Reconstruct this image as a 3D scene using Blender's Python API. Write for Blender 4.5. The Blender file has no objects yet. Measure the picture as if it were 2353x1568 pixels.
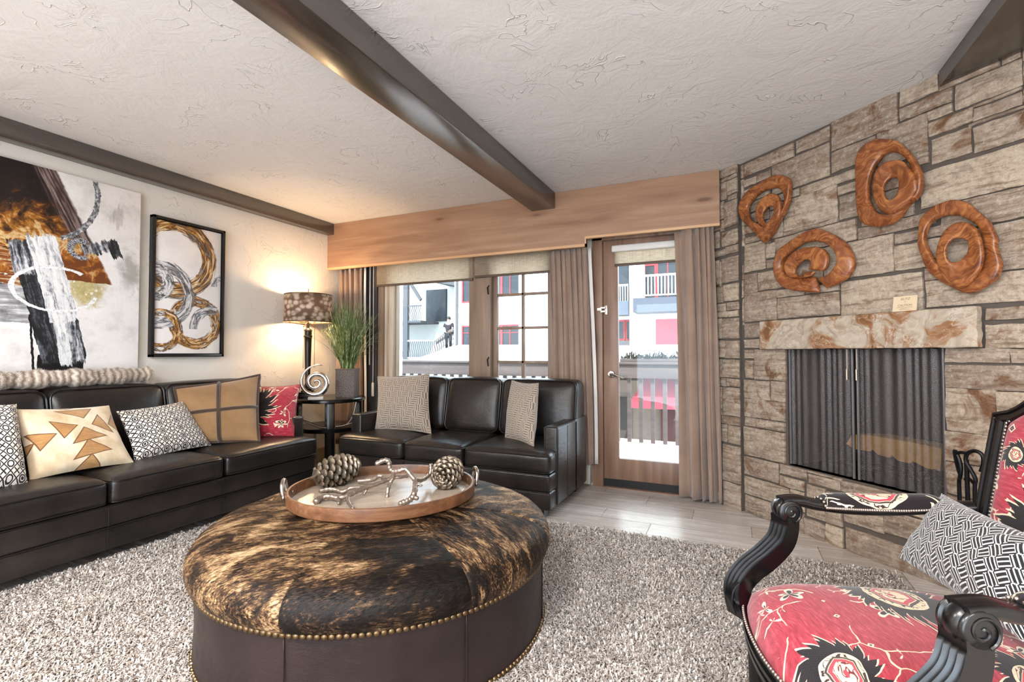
import bpy, bmesh, math, random
import numpy as np
from mathutils import Vector, Matrix, noise as mnoise
PI=math.pi
sc=bpy.context.scene
C=sc.collection
R=random.Random(11)
# ---------------------------------------------------------------- materials
def srgb(h):
    if isinstance(h,(tuple,list)): return tuple(h)[:3]+(1.0,)
    h=h.lstrip('#'); c=[int(h[i:i+2],16)/255 for i in (0,2,4)]
    return tuple(x/12.92 if x<=.04045 else ((x+.055)/1.055)**2.4 for x in c)+(1.0,)
class V:
    def __init__(s,nt,sock): s.nt=nt; s.k=sock
    def _m(s,op,*o,clamp=False):
        n=s.nt.nodes.new('ShaderNodeMath'); n.operation=op; n.use_clamp=clamp
        for i,x in enumerate((s,)+o):
            if isinstance(x,V): s.nt.links.new(x.k,n.inputs[i])
            else: n.inputs[i].default_value=float(x)
        return V(s.nt,n.outputs[0])
    def __add__(s,o): return s._m('ADD',o)
    __radd__=__add__
    def __mul__(s,o): return s._m('MULTIPLY',o)
    __rmul__=__mul__
    def __sub__(s,o): return s._m('SUBTRACT',o)
    def __rsub__(s,o): return (s*-1)+o
    def __truediv__(s,o): return s._m('DIVIDE',o)
    def __neg__(s): return s*-1
    def abs(s): return s._m('ABSOLUTE')
    def frac(s): return s._m('FRACT')
    def floor(s): return s._m('FLOOR')
    def sin(s): return s._m('SINE')
    def gt(s,o): return s._m('GREATER_THAN',o)
    def lt(s,o): return s._m('LESS_THAN',o)
    def max(s,o): return s._m('MAXIMUM',o)
    def min(s,o): return s._m('MINIMUM',o)
    def mod(s,o): return s._m('FLOORED_MODULO',o)
    def pow(s,o): return s._m('POWER',o)
    def sqrt(s): return s._m('SQRT')
    def atan2(s,o): return s._m('ARCTAN2',o)
    def clamp(s): return s._m('ADD',0,clamp=True)
    def ss(s,a,b):
        n=s.nt.nodes.new('ShaderNodeMapRange'); n.interpolation_type='SMOOTHSTEP'
        s.nt.links.new(s.k,n.inputs[0]); n.inputs[1].default_value=min(a,b); n.inputs[2].default_value=max(a,b)
        n.inputs[3].default_value=0 if a<b else 1; n.inputs[4].default_value=1 if a<b else 0
        return V(s.nt,n.outputs[0])
class M:
    def __init__(s,name,rough=.5,col='#888888',metal=0,spec=.5,sheen=0):
        s.m=bpy.data.materials.new(name); s.m.use_nodes=True; s.nt=s.m.node_tree
        s.b=s.nt.nodes['Principled BSDF']; s.out=s.nt.nodes['Material Output']
        s.b.inputs['Roughness'].default_value=rough; s.b.inputs['Metallic'].default_value=metal
        s.b.inputs['Base Color'].default_value=srgb(col); s.b.inputs['Specular IOR Level'].default_value=spec
        if sheen: s.b.inputs['Sheen Weight'].default_value=sheen
        s._tc=None
    def n(s,t): return s.nt.nodes.new(t)
    def link(s,a,b): s.nt.links.new(a.k if isinstance(a,V) else a,b)
    def co(s,kind='Object'):
        if s._tc is None: s._tc=s.n('ShaderNodeTexCoord')
        return V(s.nt,s._tc.outputs[kind])
    def sep(s,v):
        n=s.n('ShaderNodeSeparateXYZ'); s.link(v,n.inputs[0]); return [V(s.nt,o) for o in n.outputs]
    def comb(s,x=0,y=0,z=0):
        n=s.n('ShaderNodeCombineXYZ')
        for i,q in enumerate((x,y,z)):
            if isinstance(q,V): s.link(q,n.inputs[i])
            else: n.inputs[i].default_value=q
        return V(s.nt,n.outputs[0])
    def map(s,v,scale=(1,1,1),loc=(0,0,0),rot=(0,0,0)):
        n=s.n('ShaderNodeMapping'); s.link(v,n.inputs[0]); n.inputs['Scale'].default_value=scale
        n.inputs['Location'].default_value=loc; n.inputs['Rotation'].default_value=rot; return V(s.nt,n.outputs[0])
    def noise(s,v,scale=5,detail=4,rough=.55,dist=0,color=False):
        n=s.n('ShaderNodeTexNoise'); s.link(v,n.inputs['Vector'])
        n.inputs['Scale'].default_value=scale; n.inputs['Detail'].default_value=detail
        n.inputs['Roughness'].default_value=rough; n.inputs['Distortion'].default_value=dist
        return V(s.nt,n.outputs['Color' if color else 'Fac'])
    def voro(s,v,scale=5,feat='F1',out='Distance',rand=1,dist='EUCLIDEAN'):
        n=s.n('ShaderNodeTexVoronoi'); n.feature=feat; n.distance=dist; s.link(v,n.inputs['Vector']); n.inputs['Scale'].default_value=scale
        n.inputs['Randomness'].default_value=rand; return V(s.nt,n.outputs[out])
    def ramp(s,f,stops,interp='LINEAR'):
        n=s.n('ShaderNodeValToRGB'); n.color_ramp.interpolation=interp; e=n.color_ramp.elements
        while len(e)<len(stops): e.new(.5)
        for i,(p,c) in enumerate(stops): e[i].position=p; e[i].color=srgb(c)
        s.link(f,n.inputs[0]); return V(s.nt,n.outputs[0])
    def mix(s,f,a,b,mode='MIX'):
        n=s.n('ShaderNodeMix'); n.data_type='RGBA'; n.blend_type=mode
        for q,i in ((f,0),(a,6),(b,7)):
            if isinstance(q,V): s.link(q,n.inputs[i])
            elif i==0: n.inputs[0].default_value=q
            else: n.inputs[i].default_value=srgb(q)
        return V(s.nt,n.outputs[2])
    def layers(s,base,*ls):
        c=base
        for f,k in ls: c=s.mix(f,c,k)
        return c
    def col(s,c): s.link(c,s.b.inputs['Base Color']); return s
    def rough(s,c): s.link(c,s.b.inputs['Roughness']); return s
    def bump(s,h,dist=.01,strength=1.0):
        n=s.n('ShaderNodeBump'); s.link(h,n.inputs['Height']); n.inputs['Distance'].default_value=dist; n.inputs['Strength'].default_value=strength
        s.link(n.outputs[0],s.b.inputs['Normal']); return s
    def warp(s,v,scale,amt):
        n=s.n('ShaderNodeVectorMath'); n.operation='MULTIPLY_ADD'
        c=s.noise(v,scale,3,.5,color=True); s.link(c,n.inputs[0]); n.inputs[1].default_value=(amt,amt,amt); s.link(v,n.inputs[2])
        return V(s.nt,n.outputs[0])
    def attr(s,name,out='Fac'):
        n=s.n('ShaderNodeAttribute'); n.attribute_name=name; return V(s.nt,n.outputs[out])
    def alpha_mix(s,f,shader=None):
        """f = opacity"""
        t=s.n('ShaderNodeBsdfTransparent'); x=s.n('ShaderNodeMixShader')
        if isinstance(f,V): s.link(f,x.inputs[0])
        else: x.inputs[0].default_value=f
        s.link(t.outputs[0],x.inputs[1]); s.link((shader or s.b).outputs[0],x.inputs[2]); s.link(x.outputs[0],s.out.inputs[0]); return s
def plain(name,col,rough=.5,metal=0,spec=.5,var=.0,sheen=0):
    m=M(name,rough,col,metal,spec,sheen)
    if var:
        c=srgb(col); f=m.noise(m.co(),14,4)
        m.col(m.mix(f,[x*(1-var) for x in c[:3]],[min(1,x*(1+var)) for x in c[:3]]))
    return m
# ---------------------------------------------------------------- mesh builder
class MB:
    def __init__(s): s.v=[]; s.f=[]; s.uv={}; s.mi=[]
    def add(s,vs,fs,uv=None,mi=0):
        o=len(s.v); s.v+= [tuple(p) for p in vs]
        for i,f in enumerate(fs):
            s.f.append(tuple(o+k for k in f)); s.mi.append(mi)
            if uv: s.uv[len(s.f)-1]=[uv[k] for k in f]
        return s
    def box(s,lo,hi,mtx=None,bev=0,seg=2,mi=0):
        bm=bmesh.new(); bmesh.ops.create_cube(bm,size=1)
        c=[(a+b)/2 for a,b in zip(lo,hi)]; d=[abs(b-a) for a,b in zip(lo,hi)]
        for v in bm.verts: v.co=Vector((v.co.x*d[0]+c[0],v.co.y*d[1]+c[1],v.co.z*d[2]+c[2]))
        if bev: bmesh.ops.bevel(bm,geom=bm.edges[:],offset=min(bev,min(d)*.49),segments=seg,affect='EDGES',profile=.5)
        return s.bm(bm,mtx,mi)
    def bm(s,bm,mtx=None,mi=0):
        bm.verts.index_update()
        vs=[(mtx@v.co if mtx else v.co)[:] for v in bm.verts]; fs=[[v.index for v in f.verts] for f in bm.faces]
        bm.free(); return s.add(vs,fs,mi=mi)
    def prism(s,poly,lo,hi,axis='z',mtx=None,mi=0,cap=True):
        n=len(poly); vs=[]
        for h in (lo,hi):
            for p in poly:
                q={'z':(p[0],p[1],h),'y':(p[0],h,p[1]),'x':(h,p[0],p[1])}[axis]
                vs.append(mtx@Vector(q) if mtx else q)
        fs=[(i,(i+1)%n,n+(i+1)%n,n+i) for i in range(n)]
        if cap: fs+=[tuple(range(n))[::-1],tuple(range(n,2*n))]
        return s.add(vs,fs,mi=mi)
    def lathe(s,prof,seg=32,c=(0,0,0),mtx=None,a0=0,a1=2*PI,mi=0,fn=None):
        full=abs(a1-a0-2*PI)<1e-6; n=seg if full else seg+1; vs=[]
        for r,z in prof:
            for k in range(n):
                a=a0+(a1-a0)*k/seg; rr=r*(fn(a,z) if fn else 1)
                q=Vector((c[0]+rr*math.cos(a),c[1]+rr*math.sin(a),c[2]+z)); vs.append(mtx@q if mtx else q)
        fs=[]
        for i in range(len(prof)-1):
            for k in range(seg if full else n-1):
                k2=(k+1)%n; fs.append((i*n+k,i*n+k2,(i+1)*n+k2,(i+1)*n+k))
        return s.add(vs,fs,mi=mi)
    def tube(s,pts,rad,seg=8,closed=False,mi=0,flat=None,up=None,caps=True):
        pts=[Vector(p) for p in pts]; n=len(pts)
        if not hasattr(rad,'__len__'): rad=[rad]*n
        vs=[]; prev=None
        for i,p in enumerate(pts):
            if closed: t=pts[(i+1)%n]-pts[i-1]
            else: t=pts[min(i+1,n-1)]-pts[max(i-1,0)]
            if t.length<1e-9: t=Vector((0,0,1))
            t.normalize()
            if up is not None:
                b=t.cross(Vector(up)); 
                if b.length<1e-6: b=t.orthogonal()
                b.normalize(); a=b.cross(t)
            else:
                if prev is None: a=t.orthogonal().normalized()
                else:
                    a=prev-t*prev.dot(t); a=a.normalized() if a.length>1e-6 else t.orthogonal().normalized()
                b=t.cross(a)
            prev=a; ra,rb=(rad[i] if hasattr(rad[i],'__len__') else (rad[i],rad[i]*(flat or 1)))
            for k in range(seg):
                w=2*PI*k/seg; vs.append(p+b*(ra*math.cos(w))+a*(rb*math.sin(w)))
        fs=[]
        for i in range(n if closed else n-1):
            j=(i+1)%n
            for k in range(seg): fs.append((i*seg+k,i*seg+(k+1)%seg,j*seg+(k+1)%seg,j*seg+k))
        if not closed and caps: fs+=[tuple(range(seg))[::-1],tuple(range((n-1)*seg,n*seg))]
        return s.add(vs,fs,mi=mi)
    def grid(s,fn,nu,nv,uvfn=None,mi=0,closeu=False,flip=False):
        vs=[];uv=[]
        for j in range(nv+1):
            for i in range(nu+1):
                vs.append(fn(i/nu,j/nv)); uv.append(uvfn(i/nu,j/nv) if uvfn else (i/nu,j/nv))
        w=nu+1; fs=[(j*w+i,j*w+i+1,(j+1)*w+i+1,(j+1)*w+i) for j in range(nv) for i in range(nu)]
        if flip: fs=[f[::-1] for f in fs]
        return s.add(vs,fs,uv,mi)
    def ball(s,c,r,seg=10,rings=6,mtx=None,sq=(1,1,1),mi=0):
        vs=[];fs=[]
        for j in range(rings+1):
            t=PI*j/rings
            for i in range(seg):
                a=2*PI*i/seg; q=Vector((c[0]+r*sq[0]*math.sin(t)*math.cos(a),c[1]+r*sq[1]*math.sin(t)*math.sin(a),c[2]+r*sq[2]*math.cos(t)))
                vs.append(mtx@q if mtx else q)
        for j in range(rings):
            for i in range(seg): fs.append((j*seg+i,(j+1)*seg+i,(j+1)*seg+(i+1)%seg,j*seg+(i+1)%seg))
        return s.add(vs,fs,mi=mi)
    def soft(s,lo,hi,r=.03,crown=(0,0,0,0),N=12,mtx=None,fn=None,mi=0):
        """rounded, puffed cushion block; crown=(top,bottom,front/back,sides)"""
        c=Vector([(a+b)/2 for a,b in zip(lo,hi)]); h=Vector([abs(b-a)/2 for a,b in zip(lo,hi)])
        r=min(r,min(h)*.98); bm=bmesh.new(); bmesh.ops.create_cube(bm,size=2)
        bmesh.ops.subdivide_edges(bm,edges=bm.edges[:],cuts=N,use_grid_fill=True)
        for v in bm.verts:
            p=v.co.copy(); q=Vector()
            # concentrate samples near edges
            for k in range(3):
                x=p[k]; q[k]=math.copysign(1-(1-abs(x))**1.6,x)*h[k] if abs(x)<1 else math.copysign(h[k],x)
            inn=Vector([max(-h[k]+r,min(h[k]-r,q[k])) for k in range(3)]); d=q-inn
            if d.length>1e-9: q=inn+d.normalized()*r
            nx,ny,nz=q.x/h.x,q.y/h.y,q.z/h.z
            fx,fy,fz=1-nx*nx,1-ny*ny,1-nz*nz; fx,fy,fz=max(fx,0),max(fy,0),max(fz,0)
            if nz>0: q.z+=crown[0]*nz*(fx*fy)**.6
            else: q.z+=crown[1]*nz*(fx*fy)**.6
            q.y+=crown[2]*ny*(fx*fz)**.6; q.x+=crown[3]*nx*(fy*fz)**.6
            q+=c
            if fn: q=Vector(fn(q))
            v.co=q
        return s.bm(bm,mtx,mi)
    def build(s,name,mat=None,parent=None,smooth=38,world=False,kind=None,label=None,cat=None,group=None,loc=None,mats=None):
        me=bpy.data.meshes.new(name); me.from_pydata(s.v,[],s.f)
        if s.uv:
            l=me.uv_layers.new(name='UVMap'); dat=[0.0]*(2*len(me.loops)); 
            for p in me.polygons:
                q=s.uv.get(p.index)
                if q:
                    for k,li in enumerate(p.loop_indices): dat[2*li]=q[k][0]; dat[2*li+1]=q[k][1]
            l.data.foreach_set('uv',dat)
        for mm in (mats or [mat]):
            me.materials.append(mm.m if isinstance(mm,M) else mm)
        if any(s.mi): me.polygons.foreach_set('material_index',s.mi)
        me.validate(); me.update()
        if smooth:
            me.polygons.foreach_set('use_smooth',[True]*len(me.polygons))
            if smooth<180: me.set_sharp_from_angle(angle=math.radians(smooth))
        return link(name,me,parent,world,kind,label,cat,group,loc)
PM={}
def link(name,me,parent=None,world=False,kind=None,label=None,cat=None,group=None,loc=None):
    o=bpy.data.objects.new(name,me); C.objects.link(o)
    if parent is not None:
        o.parent=parent
        if world: o.matrix_parent_inverse=PM.get(parent.name,Matrix()).inverted(); PM[o.name]=Matrix()
        else: PM[o.name]=Matrix()
    if loc is not None: o.location=loc
    tag(o,label,cat,group,kind); return o
def tag(o,label=None,cat=None,group=None,kind=None):
    if label: o['label']=label
    if cat: o['category']=cat
    if group: o['group']=group
    if kind: o['kind']=kind
    return o
def thing(name,label,cat,loc=(0,0,0),rz=0,group=None):
    o=bpy.data.objects.new(name,None); C.objects.link(o); o.location=loc; o.rotation_euler=(0,0,rz); o.empty_display_size=.1
    PM[o.name]=Matrix.Translation(loc)@Matrix.Rotation(rz,4,'Z')
    return tag(o,label,cat,group)
def copy_tree(o,parent=None,loc=None,rz=None,label=None):
    c=o.copy(); C.objects.link(c)
    if parent is not None: c.parent=parent
    if loc is not None: c.location=loc
    if rz is not None: c.rotation_euler=(0,0,rz)
    if label: c['label']=label
    for ch in [x for x in bpy.data.objects if x.parent==o]: copy_tree(ch,c)
    return c
def cr(pts,n=8,closed=False):
    """Catmull-Rom resample of tuples of any length"""
    P=[np.array(p,float) for p in pts]; N=len(P); out=[]
    for i in range(N if closed else N-1):
        if closed: a,b,c,d=P[i-1],P[i],P[(i+1)%N],P[(i+2)%N]
        else: a,b,c,d=P[max(i-1,0)],P[i],P[i+1],P[min(i+2,N-1)]
        for k in range(n):
            t=k/n; out.append(.5*((2*b)+(-a+c)*t+(2*a-5*b+4*c-d)*t*t+(-a+3*b-3*c+d)*t**3))
    if not closed: out.append(P[-1])
    return out
def nz(p,s=1.0): return mnoise.noise(Vector(p)*s)
SKY=5.6; SUN=9; LAMP=13; FILL=58; EXPO=.85
STM=[(0.035,0.419,2.332,2.418),(0.034,0.137,2.257,2.307),(0.146,0.253,2.259,2.308),(0.26,0.652,2.134,2.325),(0.44,0.655,2.343,2.421),(0.672,1.017,2.267,2.44),(0.67,0.908,2.143,2.259),(0.916,1.148,2.081,2.272),(0.467,0.904,2.071,2.12),(0.346,0.694,1.875,2.068),(0.706,0.808,2.002,2.048),(0.706,0.824,1.859,1.989),(0.276,0.414,1.754,1.841),(0.421,0.799,1.726,1.842),(0.813,1.172,1.724,1.782),(0.615,0.987,1.522,1.717),(0.994,1.208,1.661,1.707),(0.991,1.199,1.524,1.649),(0.713,1.117,1.313,1.5),(0.287,0.479,1.46,1.506),(0.492,0.699,1.46,1.5),(0.29,0.697,1.324,1.451),(1.13,1.578,1.322,1.447),(1.127,1.499,1.457,1.509),(1.117,1.587,1.807,1.98),(1.202,1.584,1.672,1.797),(1.201,1.581,1.504,1.66),(1.03,1.196,2.358,2.44),(1.032,1.253,2.279,2.343),(1.155,1.252,2.228,2.271),(1.267,1.499,2.229,2.342),(1.16,1.331,2.149,2.212),(1.335,1.498,2.148,2.2),(1.506,1.681,2.209,2.322),(1.505,1.68,2.139,2.206),(1.167,1.319,2.012,2.129),(1.331,1.585,2.002,2.119),(1.092,1.15,2.026,2.076),(1.358,1.597,1.247,1.296),(1.356,1.595,1.124,1.224),(1.201,1.434,1.059,1.119),(1.441,1.594,1.058,1.118),(1.203,1.592,0.941,1.045),(1.202,1.387,0.739,0.936),(1.392,1.59,0.754,0.933),(1.194,1.392,0.598,0.735),(1.394,1.587,0.624,0.74),(1.201,1.404,0.447,0.592),(1.409,1.584,0.502,0.617),(1.198,1.583,0.311,0.437),(0.02,0.15,1.209,1.304),(0.018,0.148,1.137,1.193),(0.023,0.28,1.318,1.512),(0.027,0.198,1.663,1.854),(0.208,0.275,1.728,1.824),(0.211,0.317,1.661,1.712),(0.024,0.129,1.516,1.644),(0.141,0.348,1.521,1.641),(0.034,0.209,1.93,1.977),(0.038,0.208,1.863,1.902),(0.038,0.239,2.148,2.233),(0.037,0.238,2.07,2.14),(0.035,0.236,1.992,2.058),(0.018,0.098,1.068,1.121),(0.028,0.091,0.929,1.049),(0.103,0.342,0.923,1.123),(0.008,0.218,0.789,0.914),(0.229,0.334,0.79,0.917),(0.013,0.332,0.664,0.785),(0.013,0.107,0.6,0.655),(0.119,0.33,0.601,0.656),(0.01,0.33,0.401,0.59),(0.005,0.281,0.265,0.386),(0.005,0.358,0.133,0.248),(0.008,0.288,0.005,0.121),(0.294,0.479,0.334,0.391),(0.29,0.457,0.257,0.316),(0.488,0.684,0.32,0.373),(0.694,0.957,0.322,0.381),(0.962,1.199,0.325,0.382),(0.365,0.458,0.132,0.25),(0.481,0.595,0.121,0.307),(0.601,0.694,0.12,0.297),(0.701,0.914,0.158,0.282),(0.916,1.219,0.173,0.284),(0.461,0.595,0,0.102),(0.597,0.696,0,0.109),(0.717,1.063,0,0.128),(1.066,1.321,0,0.152),(1.605,1.855,0.0,0.12),(1.605,1.815,0.13,0.27),(1.605,1.935,0.28,0.38),(1.605,1.805,0.39,0.48),(1.695,1.875,0.49,0.63),(1.695,2.045,0.64,0.76),(1.695,1.885,0.77,0.88),(1.695,2.035,0.89,1.05),(1.695,1.985,1.06,1.18),(1.695,1.925,1.19,1.28),(1.695,1.955,1.29,1.4),(1.695,1.875,1.41,1.59),(1.695,1.955,1.6,1.72),(1.695,1.935,1.73,1.83),(2.055,2.195,0.0,0.12),(2.055,2.195,0.13,0.25),(2.055,2.195,0.26,0.44),(1.695,1.985,1.84,1.93),(2.055,2.195,0.45,0.62),(1.995,2.195,1.06,1.19),(1.695,1.995,1.94,2.1),(2.005,2.195,1.2,1.31),(2.005,2.195,1.32,1.42),(2.005,2.195,1.43,1.54),(2.005,2.195,1.55,1.7),(1.695,1.955,2.11,2.2),(2.005,2.195,1.71,1.87),(1.605,1.685,0.49,0.61),(1.605,1.685,0.62,0.7),(1.695,1.965,2.21,2.38),(1.605,1.685,0.71,0.83),(2.005,2.195,1.88,2.04),(1.605,1.685,0.84,0.95),(1.605,1.685,0.96,1.1),(1.605,1.685,1.11,1.25),(1.335,1.595,0.0,0.17),(1.595,1.685,1.3,1.42),(2.005,2.195,2.05,2.19),(0.835,1.085,1.79,1.94),(1.595,1.685,1.43,1.53),(1.945,2.045,0.0,0.11),(2.055,2.195,0.63,0.75),(1.595,1.685,1.54,1.66),(1.975,2.195,2.2,2.28),(1.945,2.045,0.12,0.21),(0.355,0.605,1.52,1.72),(1.205,1.395,2.39,2.44),(1.225,1.595,0.18,0.3),(2.045,2.195,0.77,0.92),(1.595,1.685,1.67,1.85),(1.945,2.045,0.22,0.34),(1.405,1.745,2.39,2.44),(1.885,2.045,0.39,0.55),(1.975,2.195,2.29,2.44),(0.835,1.085,1.95,2.06),(0.245,0.335,1.85,2.03),(1.595,1.685,1.86,2.01),(1.885,1.995,1.41,1.59),(0.295,0.455,0.0,0.12),(1.865,1.935,0.0,0.13),(2.045,2.195,0.93,1.05),(1.895,2.035,0.77,0.88),(1.205,1.425,2.35,2.38),(1.825,1.935,0.14,0.27),(0.005,0.025,1.85,2.03),(1.885,2.045,0.56,0.63),(1.755,1.965,2.39,2.44),(1.595,1.685,2.02,2.13),(0.705,0.945,0.29,0.31),(1.505,1.685,2.33,2.38),(0.245,0.455,2.08,2.12),(0.005,0.025,2.04,2.13),(1.415,1.595,0.45,0.49),(0.345,0.695,1.85,1.87),(1.965,1.995,1.6,1.74),(0.005,0.245,2.43,2.44),(1.965,1.995,1.2,1.4),(0.005,0.025,2.14,2.32),(0.005,0.015,1.3,1.48),(0.155,0.185,1.13,1.31),(1.815,1.875,0.39,0.48),(0.955,1.195,0.29,0.31),(0.255,0.575,2.43,2.44),(1.945,1.995,1.75,1.83),(0.005,0.015,1.49,1.61),(0.705,1.055,0.14,0.15),(1.505,1.585,1.46,1.5),(0.215,0.235,1.83,1.98),(1.945,2.045,0.35,0.38),(0.245,0.335,2.04,2.07),(1.095,1.335,1.99,2.0),(1.605,1.685,1.26,1.29),(1.965,1.995,2.11,2.19),(0.005,0.015,1.62,1.72),(0.035,0.255,2.24,2.25),(1.375,1.595,1.23,1.24),(0.465,0.475,0.11,0.24),(0.485,0.695,0.38,0.39),(1.095,1.105,1.79,1.98),(1.315,1.505,2.13,2.14),(0.005,0.025,2.33,2.42),(0.325,0.345,1.65,1.74),(1.435,1.495,2.35,2.38),(1.935,1.955,1.19,1.28),(0.035,0.205,1.91,1.92),(1.335,1.495,2.21,2.22)]
STN=[(-0.094,-0.005,2.239,2.34),(-0.161,-0.005,2.378,2.44),(-0.157,-0.103,2.217,2.34),(-0.121,-0.005,2.012,2.19),(-0.157,-0.005,1.877,1.979),(-0.227,-0.178,1.879,1.995),(-0.116,-0.005,1.816,1.865),(-0.229,-0.123,1.813,1.854),(-0.154,-0.005,1.612,1.787),(-0.23,-0.178,1.606,1.784),(-0.134,-0.005,1.476,1.593),(-0.233,-0.145,1.473,1.585),(-0.107,-0.005,1.409,1.461),(-0.234,-0.121,1.407,1.461),(-0.155,-0.005,1.207,1.348),(-0.236,-0.164,1.209,1.353),(-0.121,-0.005,1.066,1.187),(-0.239,-0.127,1.07,1.189),(-0.16,-0.005,0.926,1.052),(-0.24,-0.168,0.927,1.055),(-0.113,-0.005,0.866,0.918),(-0.243,-0.126,0.862,0.917),(-0.158,-0.005,0.655,0.853),(-0.243,-0.171,0.65,0.853),(-0.182,-0.005,0.594,0.647),(-0.111,-0.005,0.461,0.585),(-0.181,-0.12,0.463,0.585),(-0.164,-0.005,0.254,0.442),(-0.16,-0.005,0.188,0.256),(-0.158,-0.005,0,0.179),(-0.46,-0.25,0.0,0.14),(-0.46,-0.25,0.15,0.32),(-0.46,-0.25,0.33,0.46),(-0.46,-0.25,0.47,0.65),(-0.46,-0.25,0.66,0.82),(-0.46,-0.25,0.83,0.94),(-0.46,-0.25,0.95,1.08),(-0.46,-0.25,1.09,1.18),(-0.46,-0.25,1.19,1.27),(-0.46,-0.25,1.28,1.39),(-0.46,-0.24,1.4,1.52),(-0.46,-0.24,1.53,1.7),(-0.46,-0.24,1.71,1.88),(-0.46,-0.17,2.01,2.12),(-0.46,-0.17,2.13,2.22),(-0.46,-0.17,2.23,2.36),(-0.24,-0.19,0.0,0.1),(-0.24,-0.19,0.11,0.23),(-0.46,-0.24,1.89,2.0),(-0.46,-0.17,2.37,2.44),(-0.24,-0.19,0.24,0.39),(-0.24,-0.19,0.4,0.48),(-0.23,-0.01,1.36,1.4),(-0.24,-0.19,0.49,0.64),(-0.16,-0.13,1.99,2.07),(-0.18,-0.17,0.0,0.13),(-0.16,-0.13,2.08,2.21),(-0.18,-0.17,0.14,0.23),(-0.16,-0.01,2.35,2.37),(-0.09,-0.01,2.2,2.23),(-0.18,-0.17,0.24,0.36),(-0.17,-0.16,1.59,1.77)]
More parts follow.
